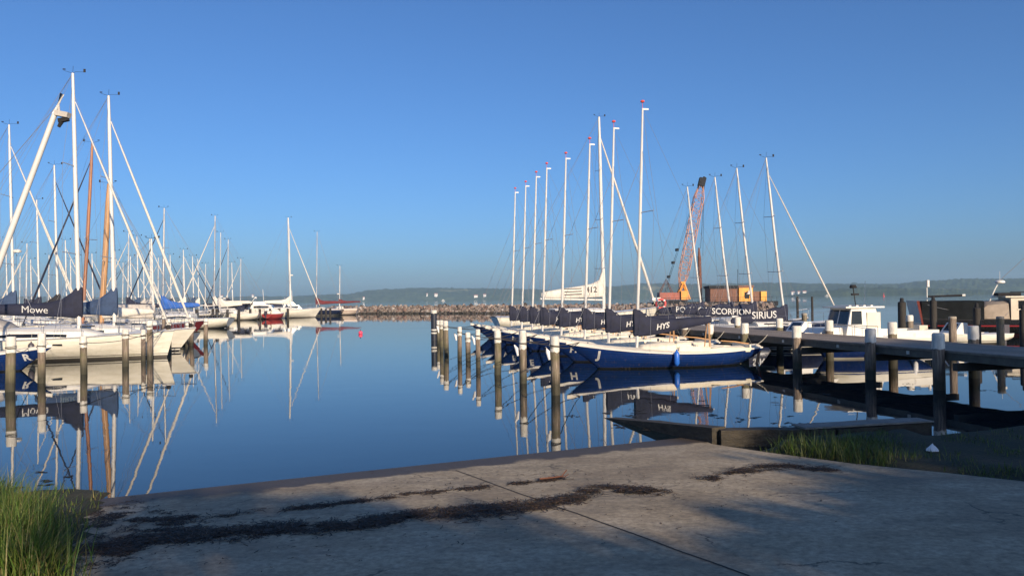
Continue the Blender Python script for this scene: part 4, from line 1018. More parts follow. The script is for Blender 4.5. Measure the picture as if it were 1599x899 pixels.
# ------------------------------------------------------------------ motor boats
def motor_boat(label, pos, hd, L, B, fb, hull, style, group='motor boats'):
    t = thing('motor_boat', label, 'motor boat', pos, R(hd), group)
    H = Hull(L, B, *fb, bow_rake=.9, stern_rake=-.1, tw=.86, draft=.3, pw=2.4)
    H.hull_mb().build('hull', hull, t); H.deck_mb(camber=.05).build('deck', M_GEL, t); H.rail_mb(.03).build('rubbing_strake', M_GEL, t)
    fm = fb[1]; w = B*.36
    def house(x0, x1, z0, z1, ww, fslope, bslope, m, name='wheelhouse'):
        c = MB(); n_ = .9
        c.add([(x0, -ww, z0), (x1, -ww, z0), (x1, ww, z0), (x0, ww, z0), (x0+bslope, -ww*n_, z1), (x1-fslope, -ww*n_, z1), (x1-fslope, ww*n_, z1), (x0+bslope, ww*n_, z1)],
              [(0, 1, 5, 4), (1, 2, 6, 5), (2, 3, 7, 6), (3, 0, 4, 7), (4, 5, 6, 7), (3, 2, 1, 0)])
        o = c.build(name, m, t, smooth=False)
        def side_pane(xa, xb, za, zb_):
            for sd in (-1, 1):
                p = []
                for (x, z) in ((xa, za), (xb, za), (xb-fslope*.5*(zb_-za)/(z1-z0)*(1 if xb > x1-.8 else 0), zb_), (xa, zb_)):
                    k = (z-z0)/(z1-z0); p.append((x, sd*(ww+(ww*n_-ww)*k+.008), z))
                MB().add(p, [(0, 1, 2, 3)]).build('window', M_GLASS, o, smooth=False)
        def front_pane(za, zb_, y0, y1):
            p = []
            for (y, z) in ((y0, za), (y1, za), (y1, zb_), (y0, zb_)):
                k = (z-z0)/(z1-z0); p.append((x1-fslope*k+.01, y*(1-.1*k), z))
            MB().add(p, [(0, 1, 2, 3)]).build('window', M_GLASS, o, smooth=False)
        return o, side_pane, front_pane
    if style == 'pilot':
        o, sp, fp = house(-.45, 1.3, fm-.1, fm+1.2, w, .35, .3, M_GEL)
        sp(.5, 1.0, fm+.55, fm+1.08)
        for sd in (-1, 1): MB().box((-.02, sd*(w*.95+.012), fm+.72), (.6, .03, .6)).build('window_cover', M_CREAM, t, smooth=False)
        for k in range(2): fp(fm+.5, fm+1.12, -w*.9+k*w*.95, -w*.9+k*w*.95+w*.85)
        MB().box((.38, 0, fm+1.23), (1.75, w*2.05, .06)).build('roof', M_GEL, t, smooth=False)
        q = MB(); 
        for k in range(4): q.box((-.1+.33*k, 0, fm+1.285), (.1, w*1.4, .05))
        q.build('roof_rack', M_GEL, t, smooth=False)
        o, _, _ = house(1.3, 2.6, fm-.1, fm+.42, w*.85, .5, 0, M_GEL, 'foredeck_cabin')
        q = MB(); q.tube([(.4, .2, fm+1.3), (.5, .2, fm+2.0)], .02, 5); q.lathe([(.12, 0), (.14, .05), (.1, .14)], (.5, .2, fm+2.0), 10); q.box((.42, .2, fm+1.75), (.3, .1, .08)); q.build('light_mast', M_DARK, t)
        MB().tube([(-.3, -.2, fm+1.3), (-.36, -.2, fm+2.3)], .012, 4).build('aerial', M_STEEL, t)
        q = MB()
        for sd in (-1, 1):
            ln = []
            for k in range(6):
                tk = .5+.09*k; q_ = Vector((H.x(tk, H.zs(tk)), sd*(H.hb(tk)-.05), H.zs(tk))); q.tube([q_, q_+Vector((0, 0, .45))], .012, 4); ln.append(q_+Vector((0, 0, .45)))
            q.tube(ln, .014, 4)
        q.build('bow_rail', M_STEEL, t)
        c = MB()
        for sd in (-1, 1): c.box((-1.9, sd*B*.42, fm+.12), (2.0, .06, .3))
        c.box((-2.9, 0, fm+.12), (.06, B*.84, .3)); c.build('cockpit_coaming', M_GEL, t, smooth=False)
        q = MB(); q.box((-L/2-.2, 0, fm+.15), (.4, .34, .55)); q.box((-L/2-.22, 0, fm-.35), (.16, .14, .6)); q.build('outboard_motor', M_CREAMP, t)
    elif style == 'cruiser':
        o, sp, fp = house(-L*.2, L*.22, fm-.05, fm+.95, w, .9, .2, M_GEL, 'saloon')
        sp(-L*.14, L*.1, fm+.45, fm+.8); fp(fm+.35, fm+.85, -w*.85, w*.85)
        o, sp, fp = house(-L*.16, L*.06, fm+.96, fm+1.5, w*.85, .5, .1, M_GEL, 'flybridge')
        q = MB(); q.tube([(-L*.2, -w*.8, fm+1.0), (-L*.13, -w*.75, fm+2.0), (-L*.13, w*.75, fm+2.0), (-L*.2, w*.8, fm+1.0)], .05, 6); q.lathe([(.2, 0), (.25, .08), (.15, .2)], (-L*.13, 0, fm+2.03), 10); q.build('radar_arch', M_GEL, t)
        c = MB(); c.rings([[(x, -w, fm+.6), (x, -w*.9, fm+1.35), (x, w*.9, fm+1.35), (x, w, fm+.6)] for x in (-L*.42, -L*.2)], closed=False, caps=False); c.build('canvas_canopy', M_NAVY, t)
        q = MB()
        for sd in (-1, 1):
            ln = []
            for k in range(6):
                tk = .55+.08*k; q_ = Vector((H.x(tk, H.zs(tk)), sd*(H.hb(tk)-.05), H.zs(tk))); q.tube([q_, q_+Vector((0, 0, .55))], .015, 4); ln.append(q_+Vector((0, 0, .55)))
            q.tube(ln, .017, 4)
        q.build('bow_rail', M_STEEL, t)
        MB().tube([(0, 0, fm+1.5), (-.1, 0, fm+3.4)], .03, 5).build('aerial', M_GEL, t)
    elif style == 'open':
        o, sp, fp = house(-.2, .7, fm-.05, fm+.6, w*.8, .5, .05, M_GEL, 'console'); fp(fm+.2, fm+.55, -w*.6, w*.6)
        q = MB(); q.box((-L/2-.18, 0, fm+.2), (.36, .34, .5)); q.box((-L/2-.2, 0, fm-.3), (.14, .12, .6)); q.build('outboard_motor', M_DGREY, t)
    return t, H
p = at(1348, 560, 31.5)
mbp, mH = motor_boat('white pilothouse motor boat with blue lower hull moored beyond the pier', (p.x, 31.6, 0), 192, 5.2, 2.1, (.78, .85, 1.05), HWB, 'pilot')
fender(mbp.matrix_basis @ Vector((-1.7, mH.half_xz(-1.7, .3)+.1, .36)), 'white fender on the motor boat, seen under the pier', M_PLASTIC, .1, .5)
p = flat(360, 498.5); motor_boat('far white motor cruiser with navy canopy, left of three', (p.x, p.y+1, 0), 4, 10, 3.4, (1.1, 1.15, 1.6), HW1, 'cruiser', 'motor cruisers in the far left berths')
p = flat(407, 497.5); motor_boat('far white motor cruiser with tall radar arch, middle of three', (p.x, p.y+1.5, 0), 8, 9.5, 3.4, (1.1, 1.2, 1.6), HW3, 'cruiser', 'motor cruisers in the far left berths')
p = flat(440, 496.5); motor_boat('far white motor cruiser just left of the bright white mast', (p.x, p.y+6, 0), 20, 8.5, 3.2, (1.0, 1.1, 1.5), HW1, 'cruiser', 'motor cruisers in the far left berths')
HRED = hull_mat('red_hull', (.33, .045, .04), [(.08, (.3, .02, .02))])
p = flat(430, 497.8); motor_boat('small open motor boat with a red hull, far left', (p.x, p.y, 0), 70, 4.2, 2, (.8, .8, 1.0), HRED, 'open')
p = at(1250, 560, 36); motor_boat('open boat with dark blue hull and white line moored under the pier edge', (p.x+.3, 36.5, 0), 192, 5.0, 1.9, (.75, .75, .95), HDB, 'open')
p = at(1478, 515, 40); motor_boat('small white open boat behind the shaded pier piles', (p.x, 39, 0), 190, 5.0, 1.9, (.5, .5, .7), HW1, 'open')
for u, v, hd_, lab in [(692, 469, 20, 'tiny white boat on the open fjord beyond the navy pile'), (1291, 464.5, 160, 'tiny white boat anchored off the far shore right of the masts')]:
    p = at(u, v+.3, 1500 if u < 800 else 1400); motor_boat(lab, (p.x, p.y, 0), hd_, 8, 2.8, (1.2, 1.2, 1.6), HW1, 'cruiser')

# dark workboat on the right
WKA = R(-17)
wk = thing('workboat', 'black hulled wooden workboat with cream wheelhouse and shiny mahogany stern', 'workboat', (0, 0, 0), WKA)
Zw = 47.5
sx = Xat(1434, Zw); LW = 15.0
WH = Hull(LW, 4.2, 1.0, .95, 1.7, bow_rake=.8, stern_rake=-.2, tw=.75, draft=.5, pw=2.2)
wk.location = Vector((sx, Zw, 0))+Matrix.Rotation(WKA, 3, 'Z') @ Vector((LW/2+.2, 1.6, 0))
WH.hull_mb().build('hull', HBK, wk); WH.deck_mb(camber=.05).build('deck', M_TEAK, wk); WH.rail_mb(.05).build('rail', M_DARK, wk)
c = MB(); rg = []
for x in (-LW/2, -LW/2+.1, -LW/2+1.6, -LW/2+3.25, -LW/2+3.3):
    b_ = WH.half_xz(x, .9)*.985; rg.append([(x, -b_, .7), (x, -b_*1.0, 2.05), (x, -b_*.9, 2.12), (x, b_*.9, 2.12), (x, b_, 2.05), (x, b_, .7)])
c.rings(rg, closed=False); c.build('stern_bulwark', mat('black_bulwark_paint', (.014, .016, .017), .95, .3, 2, spec=.08), wk, smooth=False)
MB().add([(-LW/2-.02, -1.62, .65), (-LW/2-.02, 1.62, .65), (-LW/2-.3, 1.66, 2.15), (-LW/2-.3, -1.66, 2.15), (-LW/2+.08, -1.62, .65), (-LW/2+.08, 1.62, .65), (-LW/2-.15, 1.66, 2.15), (-LW/2-.15, -1.66, 2.15)], [(0, 1, 2, 3), (7, 6, 5, 4), (0, 3, 7, 4), (1, 5, 6, 2), (3, 2, 6, 7), (0, 4, 5, 1)]).build('transom', M_MAHOG, wk, smooth=False)
c = MB(); rg = []
for x, hh in ((-LW/2+3.35, .2), (-LW/2+3.4, .75), (-LW/2+3.7, 1.05), (-LW/2+4.8, 1.15), (-LW/2+4.85, .2)):
    rg.append([(x, -1.2, 1.0), (x, -1.15, 1.0+hh*.8), (x, -.8, 1.0+hh), (x, .8, 1.0+hh), (x, 1.15, 1.0+hh*.8), (x, 1.2, 1.0)])
c.rings(rg, closed=False); c.build('cockpit_tent', M_TAN, wk)
MB().box((-LW/2+7.2, 0, 1.62), (4.6, 2.5, 1.35)).build('wheelhouse', M_CREAMP, wk, smooth=False)
whs = [o for o in wk.children if o.name.startswith('wheelhouse')][0]
for k in range(4):
    MB().box((-LW/2+5.6+.95*k, -1.256, 1.85), (.62, .02, .5)).build('window', M_GLASS, whs, smooth=False)
    MB().box((-LW/2+5.6+.95*k, -1.27, 1.57), (.74, .03, .05)).build('window_sill', M_CREAM, whs, smooth=False)
MB().box((-LW/2+7.1, 0, 2.33), (5.0, 2.7, .08)).build('roof', M_CREAM, wk, smooth=False)
q = MB(); 
for k in range(6): q.tube([(-LW/2+4.9+.8*k, -1.2, 2.37), (-LW/2+4.9+.8*k, -1.2, 2.62)], .015, 4)
q.tube([(-LW/2+4.9, -1.2, 2.62), (-LW/2+8.9, -1.2, 2.62)], .025, 4); q.box((-LW/2+5.0, -.2, 2.48), (1.2, 1.0, .2)); q.build('roof_rail', M_DARK, wk)
q = MB(); q.tube([(-LW/2+4.0, -.3, 2.0), (-LW/2+4.3, -.3, 2.75), (-LW/2+4.5, -.3, 3.15)], .035, 6); q.lathe([(.2, 0), (.28, .04), (.28, .14), (.18, .2)], (-LW/2+4.6, -.3, 3.15), 12); q.tube([(-LW/2+4.6, -.3, 3.3), (-LW/2+4.6, -.3, 3.9)], .012, 4); q.build('radar', M_GEL, wk)
q = MB(); q.tube([(-LW/2+.5, -.6, 2.1), (-LW/2+.5, -.6, 3.05)], .03, 5); q.lathe([(.05, 0), (.1, .01), (.1, .42), (.05, .44)], (-LW/2+.55, -.6, 3.0), 10); q.build('radar_reflector', M_GEL, wk)
q = MB(); q.tube([(-LW/2+.5, -.9, 2.4), (-LW/2+2.4, -.9, 2.45)], [.06, .07], 8); q.build('derrick_boom', M_DARK, wk); MB().tube([(-LW/2+2.38, -.9, 2.45), (-LW/2+2.55, -.9, 2.455)], .075, 8).build('boom_end', M_GEL, wk)
q = MB(); q.tube([(LW/2-1, 0, 1.3), (LW/2-1.2, 0, 12.5)], [.12, .08], 8); q.build('mast', M_MASTWOOD, wk)
q = MB(); q.tube([(-LW/2+4.65, -.3, 3.4), (LW/2-1.2, 0, 12.4)], .015, 4); q.tube([(-LW/2+4.6, -1.2, 1.2), (LW/2-1.2, 0, 11.0)], .012, 4); q.tube([(LW/2-2.0, -1.2, 1.4), (LW/2-1.2, 0, 12)], .012, 4)
q.tube(sag((-LW/2+.3, -1.7, 1.9), (-LW/2+3.0, -1.75, 1.5), .15), .015, 4); q.build('rigging', M_WIRE, wk)
for u, vt, Y, r, lab in [(1408, 465, 44, .22, 'thick dark dolphin post with a knob top left of the black workboat'), (1457, 462, 40, .17, 'dark post in front of the mahogany stern'), (1525, 473, 38, .17, 'dark post where the tan tent meets the black bulwark'), (1597, 476, 36, .16, 'dark post at the right edge before the cream wheelhouse')]:
    q = at(u, vt, Y); t = thing('dolphin_post', lab, 'post', (q.x, q.y, 0), 0, 'dark mooring posts on the right')
    MB().lathe([(r, -.8), (r*1.02, .6), (r*.97, q.z-.25)], n=12).build('post', M_DPILE, t); MB().lathe([(r*.98, q.z-.252), (r*.5, q.z-.2), (r*.45, q.z-.03), (r*.3, q.z)], n=10).build('knob', M_DARK, t)
for u, vt, Y, lab in [(1245, 463, 52, 'thin dark pole right of the SIRIUS mast'), (1268, 463, 56, 'thin dark pole standing alone left of the motor boat cabin')]:
    q = at(u, vt, Y); o = MB().tube([(0, 0, -.5), (0, 0, q.z)], [.1, .08], 8).build('marker_pole', M_DPILE, None, (q.x, q.y, 0)); tag(o, lab, 'pole', 'thin marker poles')
for u, vt, Y, lab in [(1420.5, 492, 34, 'weathered pile with pale top right of the motor boat cabin'), (1487, 493.7, 32, 'sunlit weathered pile before the black bulwark'), (1562, 494, 32, 'sunlit weathered pile before the tan tent'), (1200, 488, 48, 'weathered square-looking pile through the end of the name SIRIUS'), (1256, 489, 44, 'weathered pile left of the motor boat bow')]:
    q = at(u, vt, Y); pile(q, q.z, .15, lab, 'weathered piles beyond the pier', cap=.08 if u != 1420.5 else .25, rope=False, capmat=M_CAP if u == 1420.5 else mat('bleached_wood', (.33, .29, .23), .8, .2, 8))

# ------------------------------------------------------------------ crane barge behind the breakwater
ZB = 186.0; SC = ZB/F
bx0, bx1 = Xat(1016, ZB), Xat(1204, ZB)
bz = at(1060, 471.5, ZB).z
barge = thing('work_barge', 'dark work barge carrying brown and yellow cabins behind the breakwater', 'barge', ((bx0+bx1)/2, ZB, 0))
BLn = bx1-bx0; c0 = (bx0+bx1)/2
MB().rings([[(x, -5, -.5+r_), (x, -5.2, bz), (x, 5.2, bz), (x, 5, -.5+r_)] for x, r_ in ((-BLn/2, .8), (-BLn/2+1.5, 0), (BLn/2-1.5, 0), (BLn/2, .8))]).build('hull', M_DARK, barge, smooth=False)
def bpos(u, v): q = at(u, v, ZB); return q.x-c0, q.z
def bbox(u0, u1, v0, v1, dy, name, m, parent=barge, y=-1):
    x0, z1 = bpos(u0, v0); x1, z0 = bpos(u1, v1); z0 = max(z0, bz-.0)
    return MB().box(((x0+x1)/2, y, (z0+z1)/2), (x1-x0, dy, z1-z0)).build(name, m, parent, smooth=False)
cont = bbox(1103, 1145, 450, 472, 5, 'container', M_BROWN); bbox(1101, 1146, 446.5, 450.2, 5.6, 'container_roof', M_DARK, cont)
rb_ = MB(); xa, za = bpos(1103, 450); xb, zb_ = bpos(1145, 471)
for k in range(16): rb_.box((xa+(xb-xa)*(k+.5)/16, -3.53, (za+zb_)/2), (.18, .06, (za-zb_)*.92))
rb_.build('corrugation', M_BROWN, cont, smooth=False)
yc = bbox(1147, 1168.5, 449, 473, 4.4, 'yellow_cabin', M_YELLOW, y=-1.5); bbox(1146, 1169.5, 446, 449, 4.8, 'cabin_roof', M_BROWN, yc, y=-1.5)
x_, z_ = bpos(1159, 461); MB().box((x_, -3.73, z_), (1.1, .06, 1.5)).build('window', M_GLASS, yc, smooth=False)
x_, z_ = bpos(1161, 457); MB().lathe([(.02, 1.0), (.7, .0)], (x_, -4.3, z_-.4), 10).build('vent_cowl', M_GEL, yc)
bbox(1169, 1180, 455, 472, 4, 'brown_locker', M_BROWN); bbox(1181, 1190, 455, 473, 4, 'orange_locker', M_YELLOW, y=-1.5)
x_, z_ = bpos(1152, 430); MB().tube([(x_, 0, bz+3), (x_, 0, z_+1.5)], .06, 5).build('flag_pole', M_DARK, barge)
x_, z_ = bpos(1098, 386); sp = MB(); sp.tube([(x_-.2, 2, -3), (x_-.5, 2, z_-2)], .42, 10); sp.tube([(x_-.5, 2, z_-2), (x_-.55, 2, z_)], [.34, .2], 10); sp.build('spud_pile', M_RUST, barge)
q = MB()
for k in range(22):
    x_ = -BLn/2+1+k*BLn/22; q.tube([(x_, -5.1, bz), (x_, -5.1, bz+1.0)], .035, 4)
q.tube([(-BLn/2+1, -5.1, bz+1), (BLn/2-1.2, -5.1, bz+1)], .035, 4); q.build('handrail', M_DARK, barge)
crane = thing('crawler_crane', 'orange and rust-red lattice boom crane standing on the barge', 'crane', (c0, ZB, bz))
def cp(u, v, y=0): q = at(u, v, ZB); return Vector((q.x-c0, y, q.z-bz))
a_, b_ = cp(1028, 457), cp(1062, 470); MB().box(((a_.x+b_.x)/2, 0, (a_.z+b_.z)/2+.2), (b_.x-a_.x, 3.4, abs(a_.z-b_.z)-.4)).build('machine_house', mat('rust_red_paint', (.3, .08, .05), .6, .25, 1), crane, smooth=False)
a_ = cp(1050, 470); MB().box((a_.x, 0, .25), (6.5, 4, .5)).build('tracks', M_DARK, crane, smooth=False)
q = MB()
for y in (-1.1, 1.1):
    q.tube([cp(1055, 467, y), cp(1066, 441, y*.6)], .22, 6); q.tube([cp(1076, 467, y), cp(1067, 441, y*.6)], .22, 6); q.tube([cp(1058, 456, y*.8), cp(1072, 456, y*.8)], .15, 6)
q.box(cp(1066, 441), (1.0, 1.6, .5)); q.build('boom_foot_tower', M_ORANGE, crane)
a_ = cp(1066, 461); MB().box((a_.x, -1.7, a_.z), (1.7, 1.2, 2.1)).build('operator_cab', M_ORANGE, crane, smooth=False)
A0, A1 = cp(1061, 460), cp(1095, 289); q = MB(); nseg = 17; ax = (A1-A0).normalized(); sdv = Vector((ax.z, 0, -ax.x))
def wdt(k): return min(1, k*5, (1-k)*6+.35)*1.05+.02
cor = [(-1, -1), (1, -1), (1, 1), (-1, 1)]
rows = [[A0.lerp(A1, k/nseg)+sdv*(sx_*wdt(k/nseg))+Vector((0, sy_*wdt(k/nseg), 0)) for sx_, sy_ in cor] for k in range(nseg+1)]
for j in range(4): q.tube([r_[j] for r_ in rows], .11, 5)
for k in range(nseg):
    for j in range(4):
        a_, b_ = (j, (j+1) % 4) if k % 2 else ((j+1) % 4, j)
        q.tube([rows[k][a_], rows[k+1][b_]], .055, 4); q.tube([rows[k][j], rows[k][(j+1) % 4]], .05, 4)
q.build('lattice_boom', M_BOOM, crane)
q = MB(); hdv = cp(1097, 280); q.box((A1+hdv)/2, (1.5, 1.4, 2.0), ry=.25); q.tube([A1+ax*.5, cp(1101, 277)], [.6, .45], 8); q.build('boom_head', M_DARK, crane)
q = MB()
for y in (-.8, .8):
    q.tube([cp(1093, 284, y), cp(1046, 430, y), cp(1038, 462, y)], .05, 4)
for u, v in ((1057, 390), (1051, 410), (1044, 432)): q.box(cp(u, v), (.5, 1.8, .6))
q.tube([cp(1101, 279, .3), cp(1094.5, 388, .3)], .05, 4); q.tube([cp(1099, 279, -.3), cp(1097, 400, -.3)], .04, 4); q.build('cables', M_DARK, crane)
q = MB()
for y in (-1, 1): q.tube([cp(1030, 458, y), cp(1040, 436, y*.5), cp(1050, 458, y)], .1, 5)
q.build('gantry', M_RUST, crane)

# ------------------------------------------------------------------ mast crane on the left quay
zc_ = 15.0
ct = at(97, 147, zc_); cb_ = at(-105, 585, zc_-.6)
mc = thing('mast_crane', 'leaning pale steel mast crane pole with a hook block at its tip', 'crane', (cb_.x, cb_.y, 0))
rel = ct-Vector((cb_.x, cb_.y, 0))
MB().tube([(0, 0, .1), rel*.5+Vector((0, 0, .05)), rel*.94, rel], [.06, .056, .05, .04], 10).build('jib', M_ALU, mc)
q = MB(); e = rel*.97; q.box(e+Vector((.08, 0, -.2)), (.26, .14, .1), ry=.2); q.tube([e, e+Vector((.02, 0, -.2))], .02, 6); q.build('winch_head', M_GREYC, mc)
q = MB(); q.box(e+Vector((.1, 0, -.31)), (.19, .08, .08), ry=-.2); q.tube([e+Vector((.08, 0, -.31)), e+Vector((.0, 0, -.45))], [.045, .03], 7); q.build('hook_block', M_DARK, mc)
q = MB(); q.tube([e+Vector((-.05, 0, -.28)), (.2, .1, .8)], .007, 4); q.tube([e, (-3.6, 1.6, 1.0)], .007, 4); q.build('stay_wires', M_WIRE, mc)
MB().lathe([(.3, -1.2), (.3, .12), (.12, .2), (.1, .4)], n=12).build('pedestal', M_QTOP, mc)
# left quay behind the berths (mostly outside the picture)
lq = thing('left_pier', 'plank pier at the sterns of the left yachts', 'pier', (-30.5, 30, 0), R(98))
MB().box((45, 0, .95), (110, 2.2, .14)).build('deck', M_DECKP, lq, smooth=False)
q = MB()
for k in range(28):
    for y in (-.9, .9): q.tube([(-8+k*4, y, -.8), (-8+k*4, y, .88)], .12, 8)
q.build('support_piles', M_PILE, lq)

# ------------------------------------------------------------------ mooring lines
def line(a, b, drop, lab, m=M_ROPE, r=.013):
    o = MB().tube(sag(a, b, drop, 14), r, 5).build('mooring_line', m); tag(o, lab, 'rope', 'mooring lines from piles to boats')
words = ['nearest', 'second', 'third', 'fourth', 'fifth', 'sixth', 'seventh', 'eighth']
for i, o in enumerate(fleet):
    bow = o.matrix_basis @ Vector((FH.L/2-.5, 0, .98)); 
    for k, j in ((0, i), (1, i+1)):
        if j < len(midp):
            p, top = midp[j]; line(Vector((p.x, p.y, top-.28)), bow, .12+.07*random.random(), 'dark mooring rope from %s blue boat bow to the %s pile' % (words[i], 'left' if k else 'right'))
b1 = y1.matrix_basis @ Vector((5.5, 0, 1.55))
for j, lab in ((2, 'dark mooring rope sagging along the white yacht hull to the roped pile'), (3, 'dark mooring rope from the white yacht bow to the shadow-casting pile'), (5, 'short dark mooring rope from the white yacht bow to the tight pile pair')):
    p, top = leftp[j]; line(Vector((p.x, p.y, top-.25)), b1, .25, lab)
p, top = leftp[0]; line(Vector((p.x, p.y, top-.3)), rb.matrix_basis @ Vector((2.9, 0, .9)), .15, 'dark mooring rope from the blue R boat to the left edge pile')
p, top = leftp[1]; line(Vector((p.x, p.y, top-.3)), rb.matrix_basis @ Vector((3.2, 0, .95)), .1, 'dark mooring rope from the blue R bow to the tall white-topped pile')
for i, o in enumerate(fleet[:5]):
    st = o.matrix_basis @ Vector((-FH.L/2+.3, .3, .7)); q = pp((st.y-P0.y)/pd.y, -.05, PZ)
    line(st, Vector((q.x, q.y, PZ+.05)), .08, 'pale stern rope from %s blue boat to the pier' % words[i], M_LROPE, .011)

# buoy
p = flat(563, 521.5); t = thing('buoy', 'small round pink buoy floating in the open basin', 'buoy', (p.x, p.y, 0))
MB().blob((0, 0, .1), (.17, .17, .16), 1, .0, 2).build('float', M_PINK, t); MB().tube([(0, 0, .25), (0, 0, .34)], .03, 6).build('eye', M_DARK, t)
p = at(1380, 462, 800); t = thing('buoy', 'tiny red channel buoy near the far headland', 'buoy', (p.x, p.y, 0)); MB().lathe([(.9, -.3), (.9, .5), (.3, 1.2), (.25, 2.6), (.05, 2.8)], n=10).build('float', M_RED, t); MB().lathe([(.5, 2.8), (.5, 3.4)], n=8).build('topmark', M_RED, t)

# ------------------------------------------------------------------ foreground: grass, weed, litter
random.seed(77)
def grass_patch(name, label, pts, hmin, hmax, pal, w=.006, hf=None):
    mb = MB(); tints = []
    for (x, y) in pts:
        z = h_ground(x, y)-.02; h = random.uniform(hmin, hmax)*(.5+.8*random.random()**.5)*(hf(x, y) if hf else 1); a = random.uniform(0, 2*PI); ln = h*random.uniform(.15, .75); ww = w*random.uniform(.7, 1.6)
        dx_, dy_ = math.cos(a), math.sin(a); c = random.choice(pal); j = random.uniform(.7, 1.25); c = tuple(min(1, q*j) for q in c)
        px_, py_ = -dy_*ww, dx_*ww; vs = []; n_ = 4
        tw_ = random.uniform(-.7, .7)
        for k in range(n_+1):
            f = k/n_; zz = z+h*(f-.22*f*f*ln/h); off = ln*f*f; sh = (1-f**2.2)
            ca, sa = math.cos(tw_*f), math.sin(tw_*f); qx, qy = px_*ca-py_*sa, px_*sa+py_*ca
            vs += [(x+dx_*off-qx*sh, y+dy_*off-qy*sh, zz), (x+dx_*off+qx*sh, y+dy_*off+qy*sh, zz)]
            dry = (.3, .21, .09); kd = max(0, 1-f*3.2)*.6
            tints += [tuple(c[i]*(1-kd)+dry[i]*kd for i in range(3))]*2
        mb.add(vs, [(2*k, 2*k+1, 2*k+3, 2*k+2) for k in range(n_)])
    o = mb.build(name, M_GRASS, smooth=False, tints=tints); tag(o, label, 'grass', None, 'stuff')
GP = [(.07, .14, .018), (.1, .18, .025), (.05, .1, .015), (.15, .2, .04), (.22, .2, .07)]
SHORT = []
pts = []
cl = [on_ramp(u, v) for u, v in ((5, 860), (25, 880), (-15, 835), (15, 899), (45, 895), (-40, 850), (-70, 880), (30, 858), (-10, 920), (50, 930))]
for c in cl:
    for _ in range(750):
        r_ = random.gauss(0, .17); a = random.uniform(0, 2*PI); pts.append((c.x+r_*math.cos(a), c.y+r_*math.sin(a)*1.2))
for _ in range(900):
    q = on_ramp(random.uniform(20, 175), random.uniform(768, 850))
    if q.x < left_x(q.y)+.1 and noise.noise(Vector((q.x*2.5, q.y*2.5, 1))) > -.05: SHORT.append((q.x, q.y))
grass_patch('fringe_grass', 'short ragged grass fringe between the tall tussock and the water', SHORT, .06, .2, GP, .004)
grass_patch('tall_grass', 'tall bright green grass tussock with straw stems at bottom left', pts, .35, .62, GP, .0045)
pts = []
for _ in range(9000):
    u = random.uniform(1125, 1620); v = random.uniform(676, 765); q = on_ramp(u, v)
    e_ = edge_x(q.y); dd_ = q.x-e_
    if dd_ < .02 or q.y > shore_y(q.x)-.3: continue
    if noise.noise(Vector((q.x*1.6, q.y*1.6, 5)))+random.random()*.5 < (-.1 if u < 1390 and dd_ < 1.0 else .42): continue
    pts += [(q.x+random.gauss(0, .04), q.y+random.gauss(0, .04)) for _ in range(3 if u < 1390 else 1)]
def bank_h(x, y):
    c_ = on_ramp(1300, 712); d2 = math.hypot(x-c_.x, (y-c_.y)); return .45+1.0*math.exp(-(d2/1.1)**2)
grass_patch('bank_grass', 'short green grass growing on the bank right of the slipway', pts, .09, .26, [(.05, .1, .015), (.08, .14, .02), (.035, .07, .012), (.12, .14, .04)], .004, bank_h)

def weed(label, path, width, n, size=(.03, .1), thick=.02, gate=.0):
    mb = MB(); tints = []
    P_ = [on_ramp(u, v) for u, v in path]
    seg = [(P_[i+1]-P_[i]).length for i in range(len(P_)-1)]; tot = sum(seg)
    for _ in range(n):
        d_ = random.random()*tot; i = 0
        while i < len(seg)-1 and d_ > seg[i]: d_ -= seg[i]; i += 1
        q = P_[i].lerp(P_[i+1], min(1, d_/seg[i])); 
        ww = width*(.55+.9*abs(noise.noise(Vector((q.x*1.3, q.y*1.3, 4)))*1.6))
        if noise.noise(Vector((q.x*2.1, q.y*2.1, 9))) < gate-1: continue
        x = q.x+random.gauss(0, ww*.25); y = q.y+random.gauss(0, ww*.42)
        if noise.noise(Vector((x*3, y*5, 2))) < gate: continue
        z = h_ramp(x, y)+.004+random.random()**2.5*thick; a = random.uniform(0, 2*PI); l = random.uniform(*size)*random.choice([.5, 1, 1, 1.8]); w_ = random.uniform(.0018, .006)
        vs = []; px_, py_ = x, y
        for k in range(5):
            vs += [(px_-math.sin(a)*w_, py_+math.cos(a)*w_, z+random.uniform(0, .006)), (px_+math.sin(a)*w_, py_-math.cos(a)*w_, z+random.uniform(0, .006))]
            px_ += math.cos(a)*l/4; py_ += math.sin(a)*l/4; a += random.gauss(0, .7)
        mb.add(vs, [(2*k, 2*k+1, 2*k+3, 2*k+2) for k in range(4)])
        c = random.choice([(.02, .016, .01), (.03, .02, .012), (.05, .028, .015), (.014, .012, .009), (.075, .045, .022)]); tints += [c]*10
    o = mb.build('seaweed', M_WEED, smooth=False, tints=tints); tag(o, label, 'seaweed', None, 'stuff')
weed('broad dark band of washed up seaweed across the slipway', [(130, 852), (300, 838), (430, 826), (560, 818), (650, 804), (760, 797), (860, 786), (905, 777)], .4, 17000, size=(.05, .16), thick=.022, gate=-.06)
weed('thin dark tide line of seaweed nearer the water', [(150, 822), (330, 805), (520, 788), (640, 772), (740, 762), (800, 756), (890, 745)], .13, 4200, size=(.05, .14), thick=.012, gate=.0)
weed('reddish brown seaweed heap in the sunlit part of the slipway', [(905, 766), (950, 764), (1030, 768)], .26, 3000, size=(.05, .14), thick=.022, gate=-.05)
weed('dark seaweed patches near the grass bank', [(1110, 748), (1170, 733), (1225, 728), (1300, 733)], .35, 3600, size=(.05, .14), thick=.018, gate=.04)
